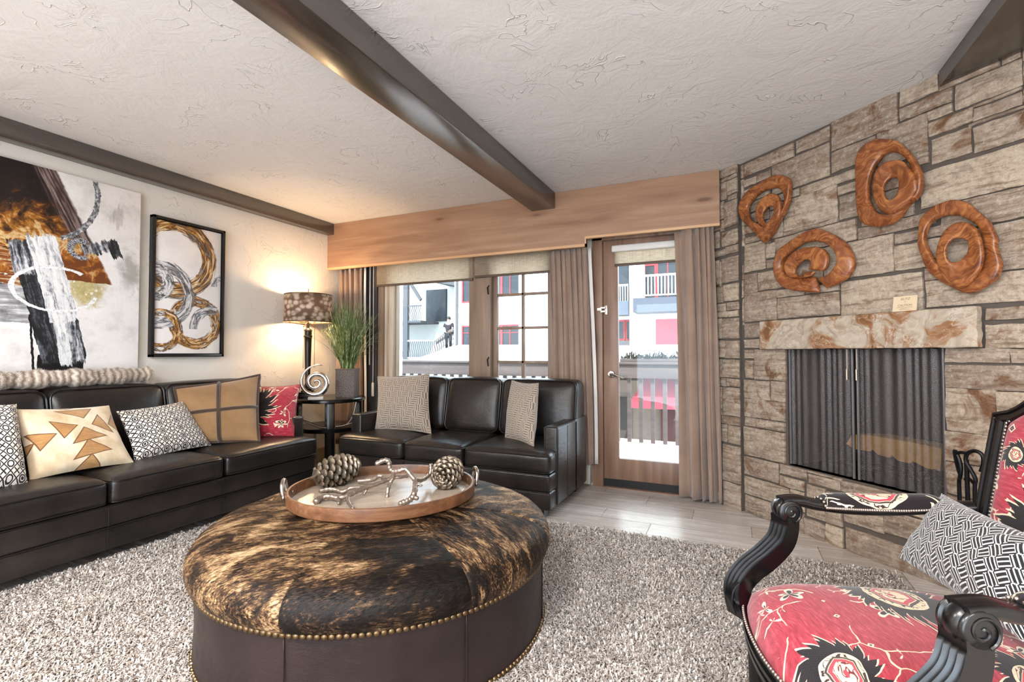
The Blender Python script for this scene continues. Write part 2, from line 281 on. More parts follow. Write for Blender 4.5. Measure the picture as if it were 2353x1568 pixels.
CARV={'D':[(0.035,0,[(1.2767,1.801),(1.3262,1.776),(1.3672,1.725),(1.4068,1.668),(1.4195,1.634),(1.4322,1.593),(1.4308,1.551),(1.4421,1.499),(1.4436,1.461),(1.4252,1.415),(1.3912,1.389),(1.353,1.37),(1.3149,1.368),(1.2753,1.391),(1.2357,1.419),(1.2003,1.451),(1.165,1.494),(1.1437,1.553),(1.1268,1.626),(1.131,1.685),(1.1437,1.751),(1.189,1.786),(1.2244,1.799)],[(1.2753,1.73),(1.3021,1.719),(1.3276,1.696),(1.3587,1.664),(1.3686,1.638),(1.3771,1.597),(1.3827,1.553),(1.3842,1.514),(1.3771,1.484),(1.3644,1.462),(1.346,1.454),(1.3233,1.449),(1.3035,1.452),(1.2809,1.468),(1.2569,1.488),(1.2328,1.504),(1.2088,1.529),(1.189,1.57),(1.1678,1.626),(1.1678,1.668),(1.1805,1.704),(1.206,1.727),(1.2371,1.735)]),(0.062,0,[(1.3221,1.685),(1.356,1.664),(1.38,1.629),(1.3914,1.584),(1.397,1.537),(1.3942,1.487),(1.3772,1.447),(1.3518,1.412),(1.3164,1.389),(1.2839,1.401),(1.2528,1.433),(1.2301,1.474),(1.216,1.526),(1.216,1.572),(1.2287,1.619),(1.2499,1.659),(1.2853,1.684)],[(1.3037,1.615),(1.3263,1.606),(1.3376,1.584),(1.3348,1.56),(1.3291,1.542),(1.3192,1.528),(1.3093,1.518),(1.298,1.513),(1.2853,1.512),(1.2754,1.515),(1.2669,1.525),(1.2627,1.542),(1.2613,1.563),(1.2641,1.583),(1.2712,1.597),(1.2811,1.61),(1.291,1.616)])],'C':[(0.035,10,[(0.6106,1.829),(0.6643,1.799),(0.7167,1.762),(0.7661,1.716),(0.8001,1.66),(0.8171,1.603),(0.81,1.556),(0.7775,1.512),(0.7223,1.485),(0.6643,1.472),(0.6205,1.454),(0.571,1.457),(0.4904,1.475),(0.4168,1.497),(0.3673,1.531),(0.3348,1.581),(0.3207,1.645),(0.3306,1.706),(0.3645,1.757),(0.4282,1.788),(0.5017,1.816),(0.554,1.83)],[(0.6148,1.751),(0.6573,1.734),(0.6898,1.712),(0.7195,1.676),(0.735,1.628),(0.7308,1.598),(0.7082,1.572),(0.6813,1.551),(0.6488,1.54),(0.6049,1.539),(0.595,1.546),(0.5611,1.553),(0.5144,1.559),(0.4607,1.567),(0.4183,1.58),(0.3843,1.607),(0.3688,1.643),(0.3758,1.676),(0.4013,1.704),(0.4451,1.729),(0.5003,1.751),(0.5526,1.759)]),(0.055,6,[(0.6065,1.721),(0.6504,1.701),(0.6773,1.667),(0.6857,1.63),(0.6758,1.586),(0.6518,1.57),(0.6108,1.576),(0.5882,1.553),(0.5415,1.547),(0.4892,1.555),(0.4411,1.575),(0.4142,1.618),(0.4114,1.651),(0.4312,1.687),(0.4736,1.717),(0.533,1.729)],[(0.5669,1.651),(0.5839,1.643),(0.5896,1.629),(0.5825,1.614),(0.574,1.603),(0.5655,1.594),(0.5514,1.583),(0.5302,1.573),(0.5132,1.567),(0.4948,1.568),(0.4835,1.574),(0.4764,1.589),(0.4778,1.605),(0.4906,1.622),(0.5146,1.639),(0.5415,1.651)])],'B':[(0.035,0,[(0.991,2.199),(1.0476,2.166),(1.0928,2.109),(1.1324,2.034),(1.1565,1.958),(1.1522,1.892),(1.1338,1.856),(1.0872,1.827),(1.0561,1.784),(1.0165,1.759),(0.9585,1.754),(0.8892,1.777),(0.8496,1.82),(0.8354,1.889),(0.834,1.965),(0.8354,2.049),(0.8369,2.124),(0.851,2.175),(0.8878,2.207),(0.9401,2.216)],[(1.0136,2.122),(1.0532,2.098),(1.0843,2.06),(1.1027,2.011),(1.1013,1.96),(1.0971,1.91),(1.0801,1.863),(1.049,1.821),(1.008,1.805),(0.9755,1.814),(0.9472,1.835),(0.926,1.873),(0.9132,1.913),(0.9104,1.96),(0.9146,2.004),(0.9245,2.046),(0.9387,2.078),(0.9557,2.099),(0.9769,2.118),(0.9938,2.125)]),(0.055,0,[(1.0421,2.066),(1.0803,2.05),(1.1072,2.015),(1.1397,1.945),(1.1454,1.892),(1.1227,1.857),(1.0845,1.817),(1.0365,1.796),(0.9969,1.807),(0.9643,1.842),(0.9431,1.893),(0.9361,1.949),(0.9417,2.002),(0.9587,2.041),(0.9926,2.065)],[(1.0322,1.985),(1.0478,1.975),(1.0563,1.955),(1.0563,1.925),(1.0534,1.9),(1.0449,1.881),(1.0336,1.871),(1.0223,1.872),(1.0082,1.883),(0.9983,1.908),(0.994,1.935),(0.9969,1.957),(1.0039,1.972),(1.0138,1.982),(1.0223,1.986)])],'A':[(0.035,0,[(0.3716,2.226),(0.4183,2.198),(0.4494,2.157),(0.4437,2.096),(0.431,2.044),(0.3999,1.991),(0.3589,1.938),(0.3164,1.877),(0.274,1.843),(0.2344,1.824),(0.1962,1.861),(0.151,1.915),(0.0958,1.974),(0.0534,2.023),(0.0308,2.083),(0.0364,2.136),(0.0803,2.185),(0.1467,2.214),(0.2188,2.225),(0.2966,2.236)],[(0.3292,2.157),(0.3617,2.136),(0.3843,2.1),(0.3928,2.056),(0.3871,2.015),(0.3673,1.978),(0.3419,1.949),(0.3094,1.929),(0.2669,1.925),(0.2401,1.93),(0.2146,1.949),(0.1835,1.967),(0.1566,1.989),(0.134,2.018),(0.1213,2.059),(0.1213,2.097),(0.1496,2.127),(0.1906,2.152),(0.2443,2.165),(0.2867,2.163)]),(0.055,0,[(0.3294,2.118),(0.3704,2.092),(0.3888,2.047),(0.3902,1.998),(0.376,1.953),(0.3421,1.912),(0.3011,1.893),(0.2586,1.918),(0.2148,1.954),(0.1936,1.993),(0.1922,2.038),(0.2077,2.078),(0.2445,2.104),(0.2869,2.12)],[(0.2982,2.045),(0.3195,2.035),(0.3294,2.015),(0.3294,1.994),(0.3223,1.974),(0.3096,1.956),(0.2926,1.938),(0.2799,1.938),(0.2671,1.952),(0.2572,1.973),(0.253,1.992),(0.2558,2.013),(0.2643,2.033),(0.277,2.044)])]}
LIMBS=([([(-1.582,1.538,0.485),(-1.585,1.568,0.492),(-1.555,1.584,0.497),(-1.513,1.588,0.494),(-1.486,1.618,0.5),(-1.484,1.66,0.505),(-1.475,1.708,0.512),(-1.459,1.744,0.515),(-1.433,1.8,0.525),(-1.416,1.83,0.53)],0.013,0.008),([(-1.486,1.618,0.5),(-1.456,1.584,0.488),(-1.388,1.536,0.482)],0.01,0.006),([(-1.513,1.588,0.494),(-1.48,1.556,0.485)],0.009,0.006),([(-1.685,1.664,0.485),(-1.649,1.674,0.494),(-1.615,1.684,0.492),(-1.579,1.685,0.487),(-1.556,1.711,0.5),(-1.483,1.717,0.51)],0.01,0.008),([(-1.474,1.724,0.51),(-1.478,1.706,0.484)],0.009,0.005)],[([(-1.439,1.746,0.613),(-1.419,1.765,0.624),(-1.4,1.774,0.618),(-1.396,1.777,0.589),(-1.374,1.776,0.577),(-1.345,1.778,0.583),(-1.321,1.789,0.59),(-1.295,1.79,0.57),(-1.271,1.79,0.55),(-1.28,1.853,0.531),(-1.327,1.974,0.517),(-1.326,1.996,0.53),(-1.331,2.004,0.561)],0.011,0.01),([(-1.271,1.79,0.55),(-1.252,1.766,0.532),(-1.225,1.724,0.519),(-1.223,1.704,0.499),(-1.234,1.688,0.489),(-1.252,1.669,0.481)],0.01,0.013),([(-1.228,1.712,0.502),(-1.205,1.712,0.497)],0.011,0.009),([(-1.374,1.776,0.575),(-1.384,1.783,0.546),(-1.389,1.77,0.526),(-1.378,1.743,0.508),(-1.375,1.734,0.477)],0.01,0.008),([(-1.255,1.776,0.534),(-1.228,1.777,0.532)],0.007,0.005),([(-1.619,1.832,0.495),(-1.554,1.85,0.505),(-1.514,1.857,0.527),(-1.493,1.856,0.514),(-1.397,1.8,0.541),(-1.358,1.85,0.541)],0.01,0.008)])
# ================================================================ MATERIALS
def mat_plaster(name,c,lump=.004):
    m=M(name,.75,c,spec=.25); p=m.co()
    w=m.warp(p,3,.25)
    a=m.noise(w,5,6,.62,.6); b=m.noise(p,26,3,.5)
    # trowel ridges
    r=m.noise(m.map(w,(1,1,1)),2.6,3,.5,2.2); ridge=(r-.5).abs().ss(.012,0)*m.noise(p,3.3,2).ss(.48,.62)
    h=a*.7+b*.12+ridge*.4
    m.bump(h,lump*4,.55)
    c0=srgb(c); m.col(m.mix(m.noise(p,1.6,3).ss(.3,.7),[x*.96 for x in c0[:3]],c0)); return m
m_ceil=mat_plaster('ceiling_plaster','#dbd9d8',.006)
m_wall=mat_plaster('wall_plaster','#dfd8cf',.0035)
def mat_floor():
    m=M('wood_look_tile',.32,spec=.5); p=m.co(); x,y,z=m.sep(p)
    row=(y/.205).floor(); off=(row*.37).frac()*.9
    xx=(x+off)/.92; cell=xx.floor(); fx=(xx.frac()-.5).abs()*.92; fy=((y/.205).frac()-.5).abs()*.205
    grout=((fx-.4575).max(fy-.1003)).ss(-.0008,.0012)
    rnd=m.noise(m.comb(cell*7.3+row*3.1,row*5.7,0.5),1.0,0)
    g=m.noise(m.comb(x*1.3+rnd*30,y*16,row),1.6,6,.65,.8)
    c=m.ramp(g,[(.25,'#b3aaa4'),(.5,'#d0c9c4'),(.75,'#e3deda')])
    c=m.mix(rnd.ss(.3,.7)*.45,c,'#a79788')
    m.col(m.mix(grout,c,'#8f877f')); m.rough(g*.2+.16); m.bump(g*.15-grout,.004,.5); return m
m_floor=mat_floor()
def mat_wood(name,dark,mid,light,axis=0,scale=1,knots=True,rough=.45,planks=0):
    m=M(name,rough,spec=.4); p=m.co(); s=m.sep(p)
    L=s[axis]; A=s[(axis+1)%3]; B=s[(axis+2)%3]
    q=m.comb(L*.9*scale,A*11*scale,B*11*scale)
    w=m.warp(q,.7,.30); g=m.noise(w,1.5,6,.6,.4)
    ring=m.noise(m.comb(L*.5*scale,A*2.2*scale,B*2.2*scale),1.3,2,.5,.3); ring=((ring*26).sin()*.5+.5)
    f=g*.78+ring*.10+.03
    c=m.ramp(f,[(.22,dark),(.48,mid),(.75,light)])
    if planks:
        id=(s[2]/planks).floor(); jx=(L/.75+id*.43).floor(); t=m.noise(m.comb(id*3.7,jx*5.1,.3),1,0)
        c=m.mix(t.ss(.35,.65)*.5,c,mid); c=m.mix(((s[2]/planks).frac()-.5).abs().ss(.485,.5)*.35,c,dark)
    if knots:
        k=m.voro(m.comb(L*1.7*scale,A*6*scale,B*6*scale),1.25); kk=k.ss(.16,.06)
        c=m.mix(kk*.85,c,'#4a2b1b')
        c=m.mix(k.ss(.34,.10)*.5,c,dark)
    m.col(c); m.bump(f,.0015,.5); return m
m_valance=mat_wood('knotty_alder','#84604a','#a07c62','#b8977b',0,1,True,.42,.165)
m_doorwood=mat_wood('door_alder','#6b5040','#8b6d5a','#a58771',2,1,True,.45)
m_windowwood=mat_wood('window_wood','#75604f','#8d7766','#a38d79',2,1,False,.5)
m_beam=M('beam_dark_wood',.42,'#3b332e',spec=.85)
def _beam():
    m=m_beam; m.b.inputs['IOR'].default_value=1.75; x,y,z=m.sep(m.co()); g=m.noise(m.comb(x*60,y*3.5,z*60),1,5,.65,.4); h=m.noise(m.comb(x*9,y*120,z*9),1,3,.6)
    m.col(m.ramp(g,[(.3,'#2a2320'),(.55,'#40372f'),(.8,'#584c43')])); m.bump(g*.6+h*.35,.0015,.3); m.rough(g*.10+.17)
_beam()
def mat_stone():
    m=M('ashlar_stone',.8,spec=.25); p=m.co('Object'); x,y,z=m.sep(p)
    u=(x-y)*.7071; t=m.attr('tone'); t2=m.attr('tint')
    w=m.warp(p,6,.035); wx,wy,wz=m.sep(w); wu=(wx-wy)*.7071
    lay=m.noise(m.comb(wu*5+t*40,(t2*30),wz*48),1,6,.72,.25); spk=m.noise(p,48,5,.7); blot=m.noise(m.comb(wu+t*25,wz,t2*9),6.5,6,.65,.8)
    fine=m.noise(p,120,3,.6)
    base=m.ramp(t,[(0,'#8b7a6c'),(.35,'#b09e8c'),(.65,'#9d8b7d'),(1,'#c2b19c')])
    c=m.mix(lay.ss(.50,.64)*.65,base,'#58432f'); c=m.mix(spk.ss(.50,.66)*.5,c,'#776454'); c=m.mix(spk.ss(.48,.34)*.45,c,'#d8cbb9'); c=m.mix(lay.ss(.50,.33)*.5,c,'#d3c6b3')
    rust=(blot.ss(.50,.66))*(t2.ss(.2,.8)*.8+.18); c=m.mix(rust,c,'#6b4529')
    c=m.mix(blot.ss(.47,.32)*.45,c,'#776a60')
    c=m.mix(fine.ss(.35,.7)*.3,c,'#8d7c6b')
    m.col(c); m.bump(lay*.4+blot*.5+fine*.4+spk*.5,.009,.9); return m
m_stone=mat_stone()
m_mortar=plain('mortar','#5a5149',.9,var=.25)
def mat_mantel():
    m=M('mantel_flagstone',.7,spec=.3); p=m.co(); w=m.warp(p,5,.2); a=m.noise(w,9,7,.62,1.2); b=m.noise(w,5,5,.6,1.5); v=m.noise(m.warp(p,9,.3),3,4,.6,2)
    c=m.ramp(a,[(.25,'#86796a'),(.45,'#ab9c8a'),(.6,'#bfb1a0'),(.8,'#978a7c')])
    c=m.mix(b.ss(.50,.62)*.8,c,'#935f30'); c=m.mix(b.ss(.60,.70)*.6,c,'#5a381c'); c=m.mix((v-.5).abs().ss(.02,0)*.45,c,'#ddd2c2')
    m.col(c); m.bump(a+b*.5,.012,.7); return m
m_mantel=mat_mantel()
def mat_leather(name,c,c2,rough=.36,scale=1,sp=.5):
    m=M(name,rough,c,spec=sp); p=m.co(); v=m.voro(p,260*scale,'F1'); n=m.noise(p,4,4,.6); n2=m.noise(p,28,4,.6)
    m.col(m.mix(n.ss(.3,.75),c,c2)); m.rough(n2*.22+rough-.1); w2=m.noise(m.map(m.warp(p,3,.3),(9,9,26)),1,4,.6,.6); m.bump(v*.25+n2*.4+n*1.0+w2*1.3,.004,.40); return m
m_leather=mat_leather('black_leather','#1a1716','#2d2724',.31,1,.45)
m_leather2=mat_leather('espresso_leather','#1f1615','#2f2322',.42,1,.32)
m_piping=plain('leather_piping','#191615',.3)
m_blackwood=plain('black_lacquer','#0c0a09',.22,spec=.4,var=.2)
m_blackfoot=plain('black_foot','#0d0b0a',.4)
m_chrome=plain('chrome','#d8d4cf',.14,1)
m_nickel=plain('brushed_nickel','#b9b0a8',.3,1)
m_iron=plain('wrought_iron','#17171a',.35,.6)
m_brass=plain('antique_brass_nail','#7a654b',.4,1)
m_pearl=plain('pewter_nail','#b5a79c',.3,.9)
def mat_rug():
    m=M('shag_yarn',.9,spec=.15,sheen=.3); t=m.attr('tone')
    m.col(m.ramp(t,[(0,'#5f5249'),(.3,'#96887e'),(.65,'#beb3aa'),(1,'#e3dcd6')])); return m
m_rug=mat_rug()
m_rugbase=plain('rug_backing','#85776b',.95)
def mat_hide(name,seed,ang,dk=.5):
    m=M(name,.55,spec=.2); p=m.co(); x,y,z=m.sep(p); ca,sa=math.cos(ang),math.sin(ang)
    L=x*ca+y*sa; T=y*ca-x*sa
    w=m.comb(L+seed,T+seed*.7,z*.8); w=m.warp(w,5,.12); a,b,c_=m.sep(w)
    br=m.noise(m.comb(a*4.2,b*13,c_*5),1.0,4,.6,1.4); fib=m.noise(m.comb(L*34+seed,T*210,z*120),1,4,.7,.3); big=m.noise(w,3.2,3,.5,.8)
    f=(br-.5)*.85+(fib-.5)*.80+(big-.5)*.65+.50+(.5-dk)*.35
    m.col(m.ramp(f,[(.36,'#0f0b09'),(.48,'#241912'),(.56,'#553d29'),(.65,'#957653'),(.77,'#c2a884')])); m.bump(fib,.003,.6); m.rough(fib*.3+.32); return m
def mat_fabric(name,c,c2=None,rough=.9,scale=900,sheen=.25,bump=.0012):
    m=M(name,rough,c,spec=.2,sheen=sheen); p=m.co(); n=m.noise(p,6,4,.6); f=m.noise(p,scale*.35,2,.5)
    m.col(m.mix(n.ss(.3,.7)*.6+f*.3,c,c2 or c)); m.bump(f+n*.4,bump,.5); return m
m_curtain=mat_fabric('taupe_drapery','#8d7567','#9f8775',.75,700,.4)
m_lining=mat_fabric('curtain_lining','#d9d3cc','#e4dfd8')
def mat_shade():
    m=M('woven_shade',.8); x,y,z=m.sep(m.co()); h=m.noise(m.comb(x*14,y,z*420),1,4,.7); v=m.noise(m.comb(x*300,y,z*6),1,2)
    f=h*.7+v*.3; c=m.ramp(f,[(.3,'#857563'),(.5,'#b7a68f'),(.7,'#ddd0bc')]); m.col(c)
    tr=m.n('ShaderNodeBsdfTranslucent'); m.link(c,tr.inputs[0]); x_=m.n('ShaderNodeMixShader'); x_.inputs[0].default_value=.5
    m.nt.links.new(m.b.outputs[0],x_.inputs[1]); m.nt.links.new(tr.outputs[0],x_.inputs[2]); m.nt.links.new(x_.outputs[0],m.out.inputs[0]); return m
m_shade=mat_shade()
m_white=plain('white_vinyl','#d9d6d1',.4)
m_offwhite=plain('heater_enamel','#b9b3a9',.4)
m_black=plain('black_rubber','#131110',.6)
def mat_glass():
    m=M('pane_glass',.02); g=m.n('ShaderNodeBsdfGlossy'); g.inputs['Roughness'].default_value=.01; t=m.n('ShaderNodeBsdfTransparent'); t.inputs[0].default_value=(.96,.98,.98,1)
    f=m.n('ShaderNodeFresnel'); f.inputs[0].default_value=1.35; x=m.n('ShaderNodeMixShader')
    m.nt.links.new(f.outputs[0],x.inputs[0]); m.nt.links.new(t.outputs[0],x.inputs[1]); m.nt.links.new(g.outputs[0],x.inputs[2]); m.nt.links.new(x.outputs[0],m.out.inputs[0]); return m
m_glass=mat_glass()
def mat_mesh():
    m=M('chain_mesh',.5,'#6f6a6b',.55); u,v,_=m.sep(m.co('UV'))
    a=((u+v*.7)*1000).sin()*.5+.5; b=((u-v*.7)*1000).sin()*.5+.5
    f=(a*.9).max(b*.55).ss(.3,.8)*.45+.30; m.alpha_mix(f); return m
m_mesh=mat_mesh()
m_soot=plain('firebox_soot','#1d1a19',.9,var=.3)
m_log=mat_wood('split_log','#a9793c','#cf9f58','#dfb671',0,1.6,False,.8)
m_carve=M('carved_teak',.27,spec=.6)
def _carve():
    m=m_carve; p=m.co(); x,y,z=m.sep(p); w=m.warp(p,4,.5); g=m.noise(m.map(w,(3,3,9)),2.6,5,.65,.8); r=(m.noise(m.map(w,(1,1,2.4)),3.4,2,.5,.6)*60).sin()*.5+.5; k=m.noise(p,9,3).ss(.62,.72)
    f=g*.8+r*.13+.02; c=m.ramp(f,[(.25,'#5c2f19'),(.46,'#8a4f2b'),(.64,'#b0713f'),(.85,'#cf9a66')]); m.col(m.mix(k*.7,c,'#3a190b')); m.bump(g,.003,.4)
_carve()
m_traywood=mat_wood('tray_mango_wood','#4a2f20','#6f4930','#8d6447',0,3,False,.35)
m_trayfloor=mat_wood('tray_floor_wood','#8a7a6b','#a89888','#c0b2a3',0,1.6,False,.22)
def mat_cone():
    m=M('pewter_pinecone',.36,'#8a7c6b',.75); f=m.noise(m.co(),40,3); m.col(m.ramp(f,[(.3,'#4f4437'),(.6,'#8f8170'),(.8,'#c4b8a5')])); return m
m_cone=mat_cone()
m_branch=plain('champagne_metal','#a3958a',.33,.85,var=.25)
# ---- patterned cloth (UV)
def uvsq(m,ax,ay):
    u,v,_=m.sep(m.co('UV')); return u*ax,v*ay
def cloth_bump(m,ax,ay,extra=None):
    u,v=uvsq(m,ax,ay); w=((u*420).sin()*(v*420).sin())*.5; n=m.noise(m.comb(u,v,0),5,3)
    m.bump(w*.2+n+(extra*.8 if extra is not None else 0),.002,.45)
def mat_diamond(name,ax,ay,n=9):
    m=M(name,.9,sheen=.2); u,v=uvsq(m,ax,ay); U=m.warp(m.comb(u,v,0),3,.02); u,v,_=m.sep(U)
    s=(u+v*1.15)*n; t=(u-v*1.15)*n; fs=(s.frac()-.5).abs(); ft=(t.frac()-.5).abs(); d=fs.max(ft); row=(s.floor()-t.floor()).mod(2).gt(.5); row3=(s.floor()-t.floor()).mod(6).lt(.5)
    line=d.gt(.44); oct_=(fs+ft); ringA=(d.max(oct_*.72)); ring=ringA.gt(.24)*ringA.lt(.385); inn=ringA.lt(.17)*((u*n*9).sin().gt(-.2))
    dot=(fs.min(ft)).lt(.07)*d.lt(.40)
    A=(ring.max(inn)).max(line); B=dot.max(line); f=A*row+B*(1-row)
    base=m.mix(m.noise(m.comb(u,v,0),2.2,2).ss(.45,.6)*.6,'#e3dcd3','#d3b893')
    c=m.mix(f,base,'#17131a'); c=m.mix(inn*row3*row,c,'#7c1424'); m.col(c); cloth_bump(m,ax,ay,f*-1); return m
def mat_triangles():
    m=M('tan_hide_patchwork',.75,spec=.25,sheen=.4); ax,ay=.5,.32; u,v=uvsq(m,1,1)
    tris=[((.30,1.0),(.66,1.0),(.48,.93)),((.36,.90),(.74,.92),(.60,.74)),((.25,.72),(.50,.62),(.33,.44)),((.02,.58),(.27,.52),(.10,.33)),((-.16,.46),(.06,.44),(-.06,.2)),((.78,.80),(.66,.62),(.88,.48)),((.96,.80),(.86,.62),(1.05,.4)),((.40,.34),(.56,.58),(.78,.42)),((.38,.12),(.56,.38),(.78,.20)),((.34,-.06),(.56,.16),(.66,-.02))]
    f=None; ed=None
    for T in tris:
        (x0,y0),(x1,y1),(x2,y2)=T
        if (x1-x0)*(y2-y0)-(x2-x0)*(y1-y0)<0: (x1,y1),(x2,y2)=(x2,y2),(x1,y1)
        g=None
        for (a,b),(c,d) in (((x0,y0),(x1,y1)),((x1,y1),(x2,y2)),((x2,y2),(x0,y0))):
            L=math.hypot(c-a,d-b); nx,ny=-(d-b)/L,(c-a)/L
            e=u*nx+v*ny-(a*nx+b*ny); g=e if g is None else g.min(e)
        f=g if f is None else f.max(g)
    n=m.noise(m.comb(u*1.5,v,0),2.0,4,.6); base=m.ramp(n,[(.3,'#b89b74'),(.5,'#d6c3a6'),(.7,'#e6dac6')]); gr=m.noise(m.comb(u*8+v*3,v*60,0),1,3)
    tri=m.ramp(n*.6+gr*.4,[(.3,'#8a5e34'),(.5,'#aa7d4c'),(.7,'#c39c6b')])
    c=m.mix(f.gt(0),base,tri); c=m.mix(f.abs().lt(.006),c,'#6d4a2b'); m.col(c); cloth_bump(m,1.6,1,f.ss(-.01,.01)*-.6); return m
def mat_kilim(name,ax,ay,meds,seed=0,darkbase=False,n=11):
    """red rug-pattern upholstery: serrated medallions, scattered blossoms, thin vines"""
    m=M(name,.88,spec=.2,sheen=.3); u,v=uvsq(m,ax,ay); p=m.comb(u+seed,v,0); pw=m.warp(p,7,.05); u,v,_=m.sep(pw); u=u-seed-.025; v=v-.025
    weave=m.noise(m.comb(u*30,v*170,0),1,3,.6)
    base=m.ramp(weave,[(.3,'#851b29'),(.55,'#a62f3f'),(.8,'#c25d68')]) if not darkbase else m.ramp(weave,[(.3,'#120d0e'),(.7,'#251c1c')])
    c=base
    vine=m.voro(m.warp(m.comb(u+seed*2,v,0),9,.05),n*.62,'DISTANCE_TO_EDGE'); c=m.mix(vine.ss(.013,.008)*m.noise(p,n*.7,1).ss(.47,.49),c,'#dcc7ac')
    # scattered blossoms
    nn=m.n('ShaderNodeTexVoronoi'); m.link(m.comb(u+seed,v,0),nn.inputs['Vector']); nn.inputs['Scale'].default_value=n; nn.inputs['Randomness'].default_value=.75
    d=V(m.nt,nn.outputs['Distance']); cc=m.sep(V(m.nt,nn.outputs['Color'])); pos=m.sep(V(m.nt,nn.outputs['Position']))
    lx=(u+seed)-pos[0]/1.0; ly=v-pos[1]/1.0
    th=ly.atan2(lx); star=(th*5+cc[0]*9).sin()*.28+(th*3+cc[1]*7).sin()*.2+1; rr=d/star; on=cc[2].gt(.18)
    sz=cc[0]*.13+.17
    c=m.mix((rr-sz).lt(.075)*on,c,'#dfd0b8'); c=m.mix((rr-sz).lt(0)*on,c,'#1d1417'); c=m.mix(rr.lt(.07)*on,c,'#c2606a')
    n2=m.n('ShaderNodeTexVoronoi'); m.link(m.comb(u+seed*3,v,0),n2.inputs['Vector']); n2.inputs['Scale'].default_value=n*1.55; n2.inputs['Randomness'].default_value=.6; n2.distance='MANHATTAN'
    d2=V(m.nt,n2.outputs['Distance']); c2=m.sep(V(m.nt,n2.outputs['Color'])); on2=c2[0].gt(.5); c=m.mix(d2.lt(.22)*on2,c,'#dccbb0'); c=m.mix(d2.lt(.14)*on2,c,'#1d1417'); c=m.mix(d2.lt(.05)*on2,c,'#b8424d')
    for (mx,my,rx,ry,k,ph) in meds:
        dx=(u-mx)/rx; dy=(v-my)/ry; th=dy.atan2(dx); r=(dx*dx+dy*dy).sqrt()
        saw=(th*(k/(2*PI))+ph+r*.35).frac(); saw2=(th*(k*1.62/(2*PI))-r*.3).frac(); ser=saw*.28+saw2*.16+(th*2+ph).sin()*.08+.72; q=r/ser
        c=m.mix(q.lt(1.06),c,'#dcc8ab'); c=m.mix(q.lt(1.0),c,'#1a1315'); hx=(dx.abs()*.8+dy.abs()*.55).max(dy.abs()); sc_=(m.noise(m.comb(u*1.0+mx*9,v*1.6,my),26,1,.5,1.5)-.5).abs().lt(.035); c=m.mix(r.lt(.54),c,'#d9c5a6'); c=m.mix(sc_*r.lt(.50)*r.gt(.4),c,'#3a2b29'); c=m.mix(hx.lt(.38)*hx.gt(.335),c,'#4a3a35'); c=m.mix(hx.lt(.32)*hx.gt(.25),c,'#b8424d'); c=m.mix(hx.lt(.25)*sc_,c,'#6d2a30'); c=m.mix(hx.lt(.06),c,'#b8424d')
    m.col(c); cloth_bump(m,ax*2,ay*2,weave); return m
def mat_fret(name,ax,ay,n,ang,ca,cb,sheen=.3,rel=1,wid=.25):
    """woven fret: runs of parallel stripes turning at right angles"""
    m=M(name,.85,sheen=sheen); u,v=uvsq(m,ax,ay); a=math.radians(ang); U=m.warp(m.comb(u,v,0),4,.012); u,v,_=m.sep(U)
    x=(u*math.cos(a)+v*math.sin(a))*n; y=(v*math.cos(a)-u*math.sin(a))*n
    ys=y.floor(); xs=x+ys*.5
    k=xs.floor(); fx=xs.frac(); fy=y.frac()
    # herringbone of straight runs
    par=(k+ys).mod(2).lt(.5); st=par*((fx*3).frac())+(1-par)*((fy*3).frac()); s1=(st-.5).abs().lt(wid)
    cap=par*((fy-.5).abs().gt(.44)*((fx-.5).abs().gt(.18)))+(1-par)*((fx-.5).abs().gt(.44)*((fy-.5).abs().lt(.32)))
    f=s1.max(cap)
    c=m.mix(f,ca,cb); m.col(m.mix(m.noise(m.comb(u,v,0),6,3)*.25,c,ca)); m.bump(f*rel+m.noise(m.comb(u,v,0),6,3),.003,.5); return m
m_silver=plain('hammered_silver','#cfcac4',.22,1); m_silver.bump(m_silver.noise(m_silver.co(),60,3),.003,.6)

m_sashwood=mat_wood('sash_light_wood','#b5a28c','#d6c6b2','#ebdfcf',2,1,False,.4)
# ================================================================ SETTING
STRUCT=lambda mb,name,mat,**k: mb.build(name,mat,kind='structure',**k)
S2=math.sqrt(.5); FX,FY=.058,3.797
def F(u,z,off=0): return (FX+u*S2-off*S2, FY-u*S2-off*S2, z)   # point on the fireplace wall, off = out into the room
H=2.44; XL=-3.845; YB=4.05
STRUCT(MB().box((XL-.1,-2.6,-.08),(3.2,4.25,0)),'floor',m_floor)
STRUCT(MB().box((XL-.1,-2.7,H),(3.2,4.25,H+.1)),'ceiling',m_ceil)
STRUCT(MB().box((XL-.1,-2.6,0),(XL,4.25,H)),'wall_left',m_wall)
wb=MB()
for lo,hi in (((XL,YB,0),(-3.33,YB+.18,H)),((-3.33,YB,0),(-1.42,YB+.18,.72)),((-3.33,YB,2.08),(-1.42,YB+.18,H)),((-1.42,YB,0),(-1.076,YB+.18,H)),((-1.076,YB,2.12),(-.16,YB+.18,H)),((-.16,YB,0),(.1,YB+.18,H))): wb.box(lo,hi)
STRUCT(wb,'wall_back',m_wall)
# stone fireplace wall: mortar bed with the firebox left open, then dressed stones
fw=MB()
def fpanel(mb,u0,u1,z0,z1,o0,o1,mi=0):
    vs=[F(u,z,o) for o in (o0,o1) for z in (z0,z1) for u in (u0,u1)]
    return mb.add(vs,[(0,1,3,2),(4,6,7,5),(0,4,5,1),(2,3,7,6),(0,2,6,4),(1,5,7,3)],mi=mi)
for a in ((-.46,.345,0,H),(.345,1.195,0,.395),(.345,1.195,1.14,H),(1.195,2.6,0,H)): fpanel(fw,*a,-.30,-.012,1)
fpanel(fw,-.46,-.012,0,H,-.02,.018,1)
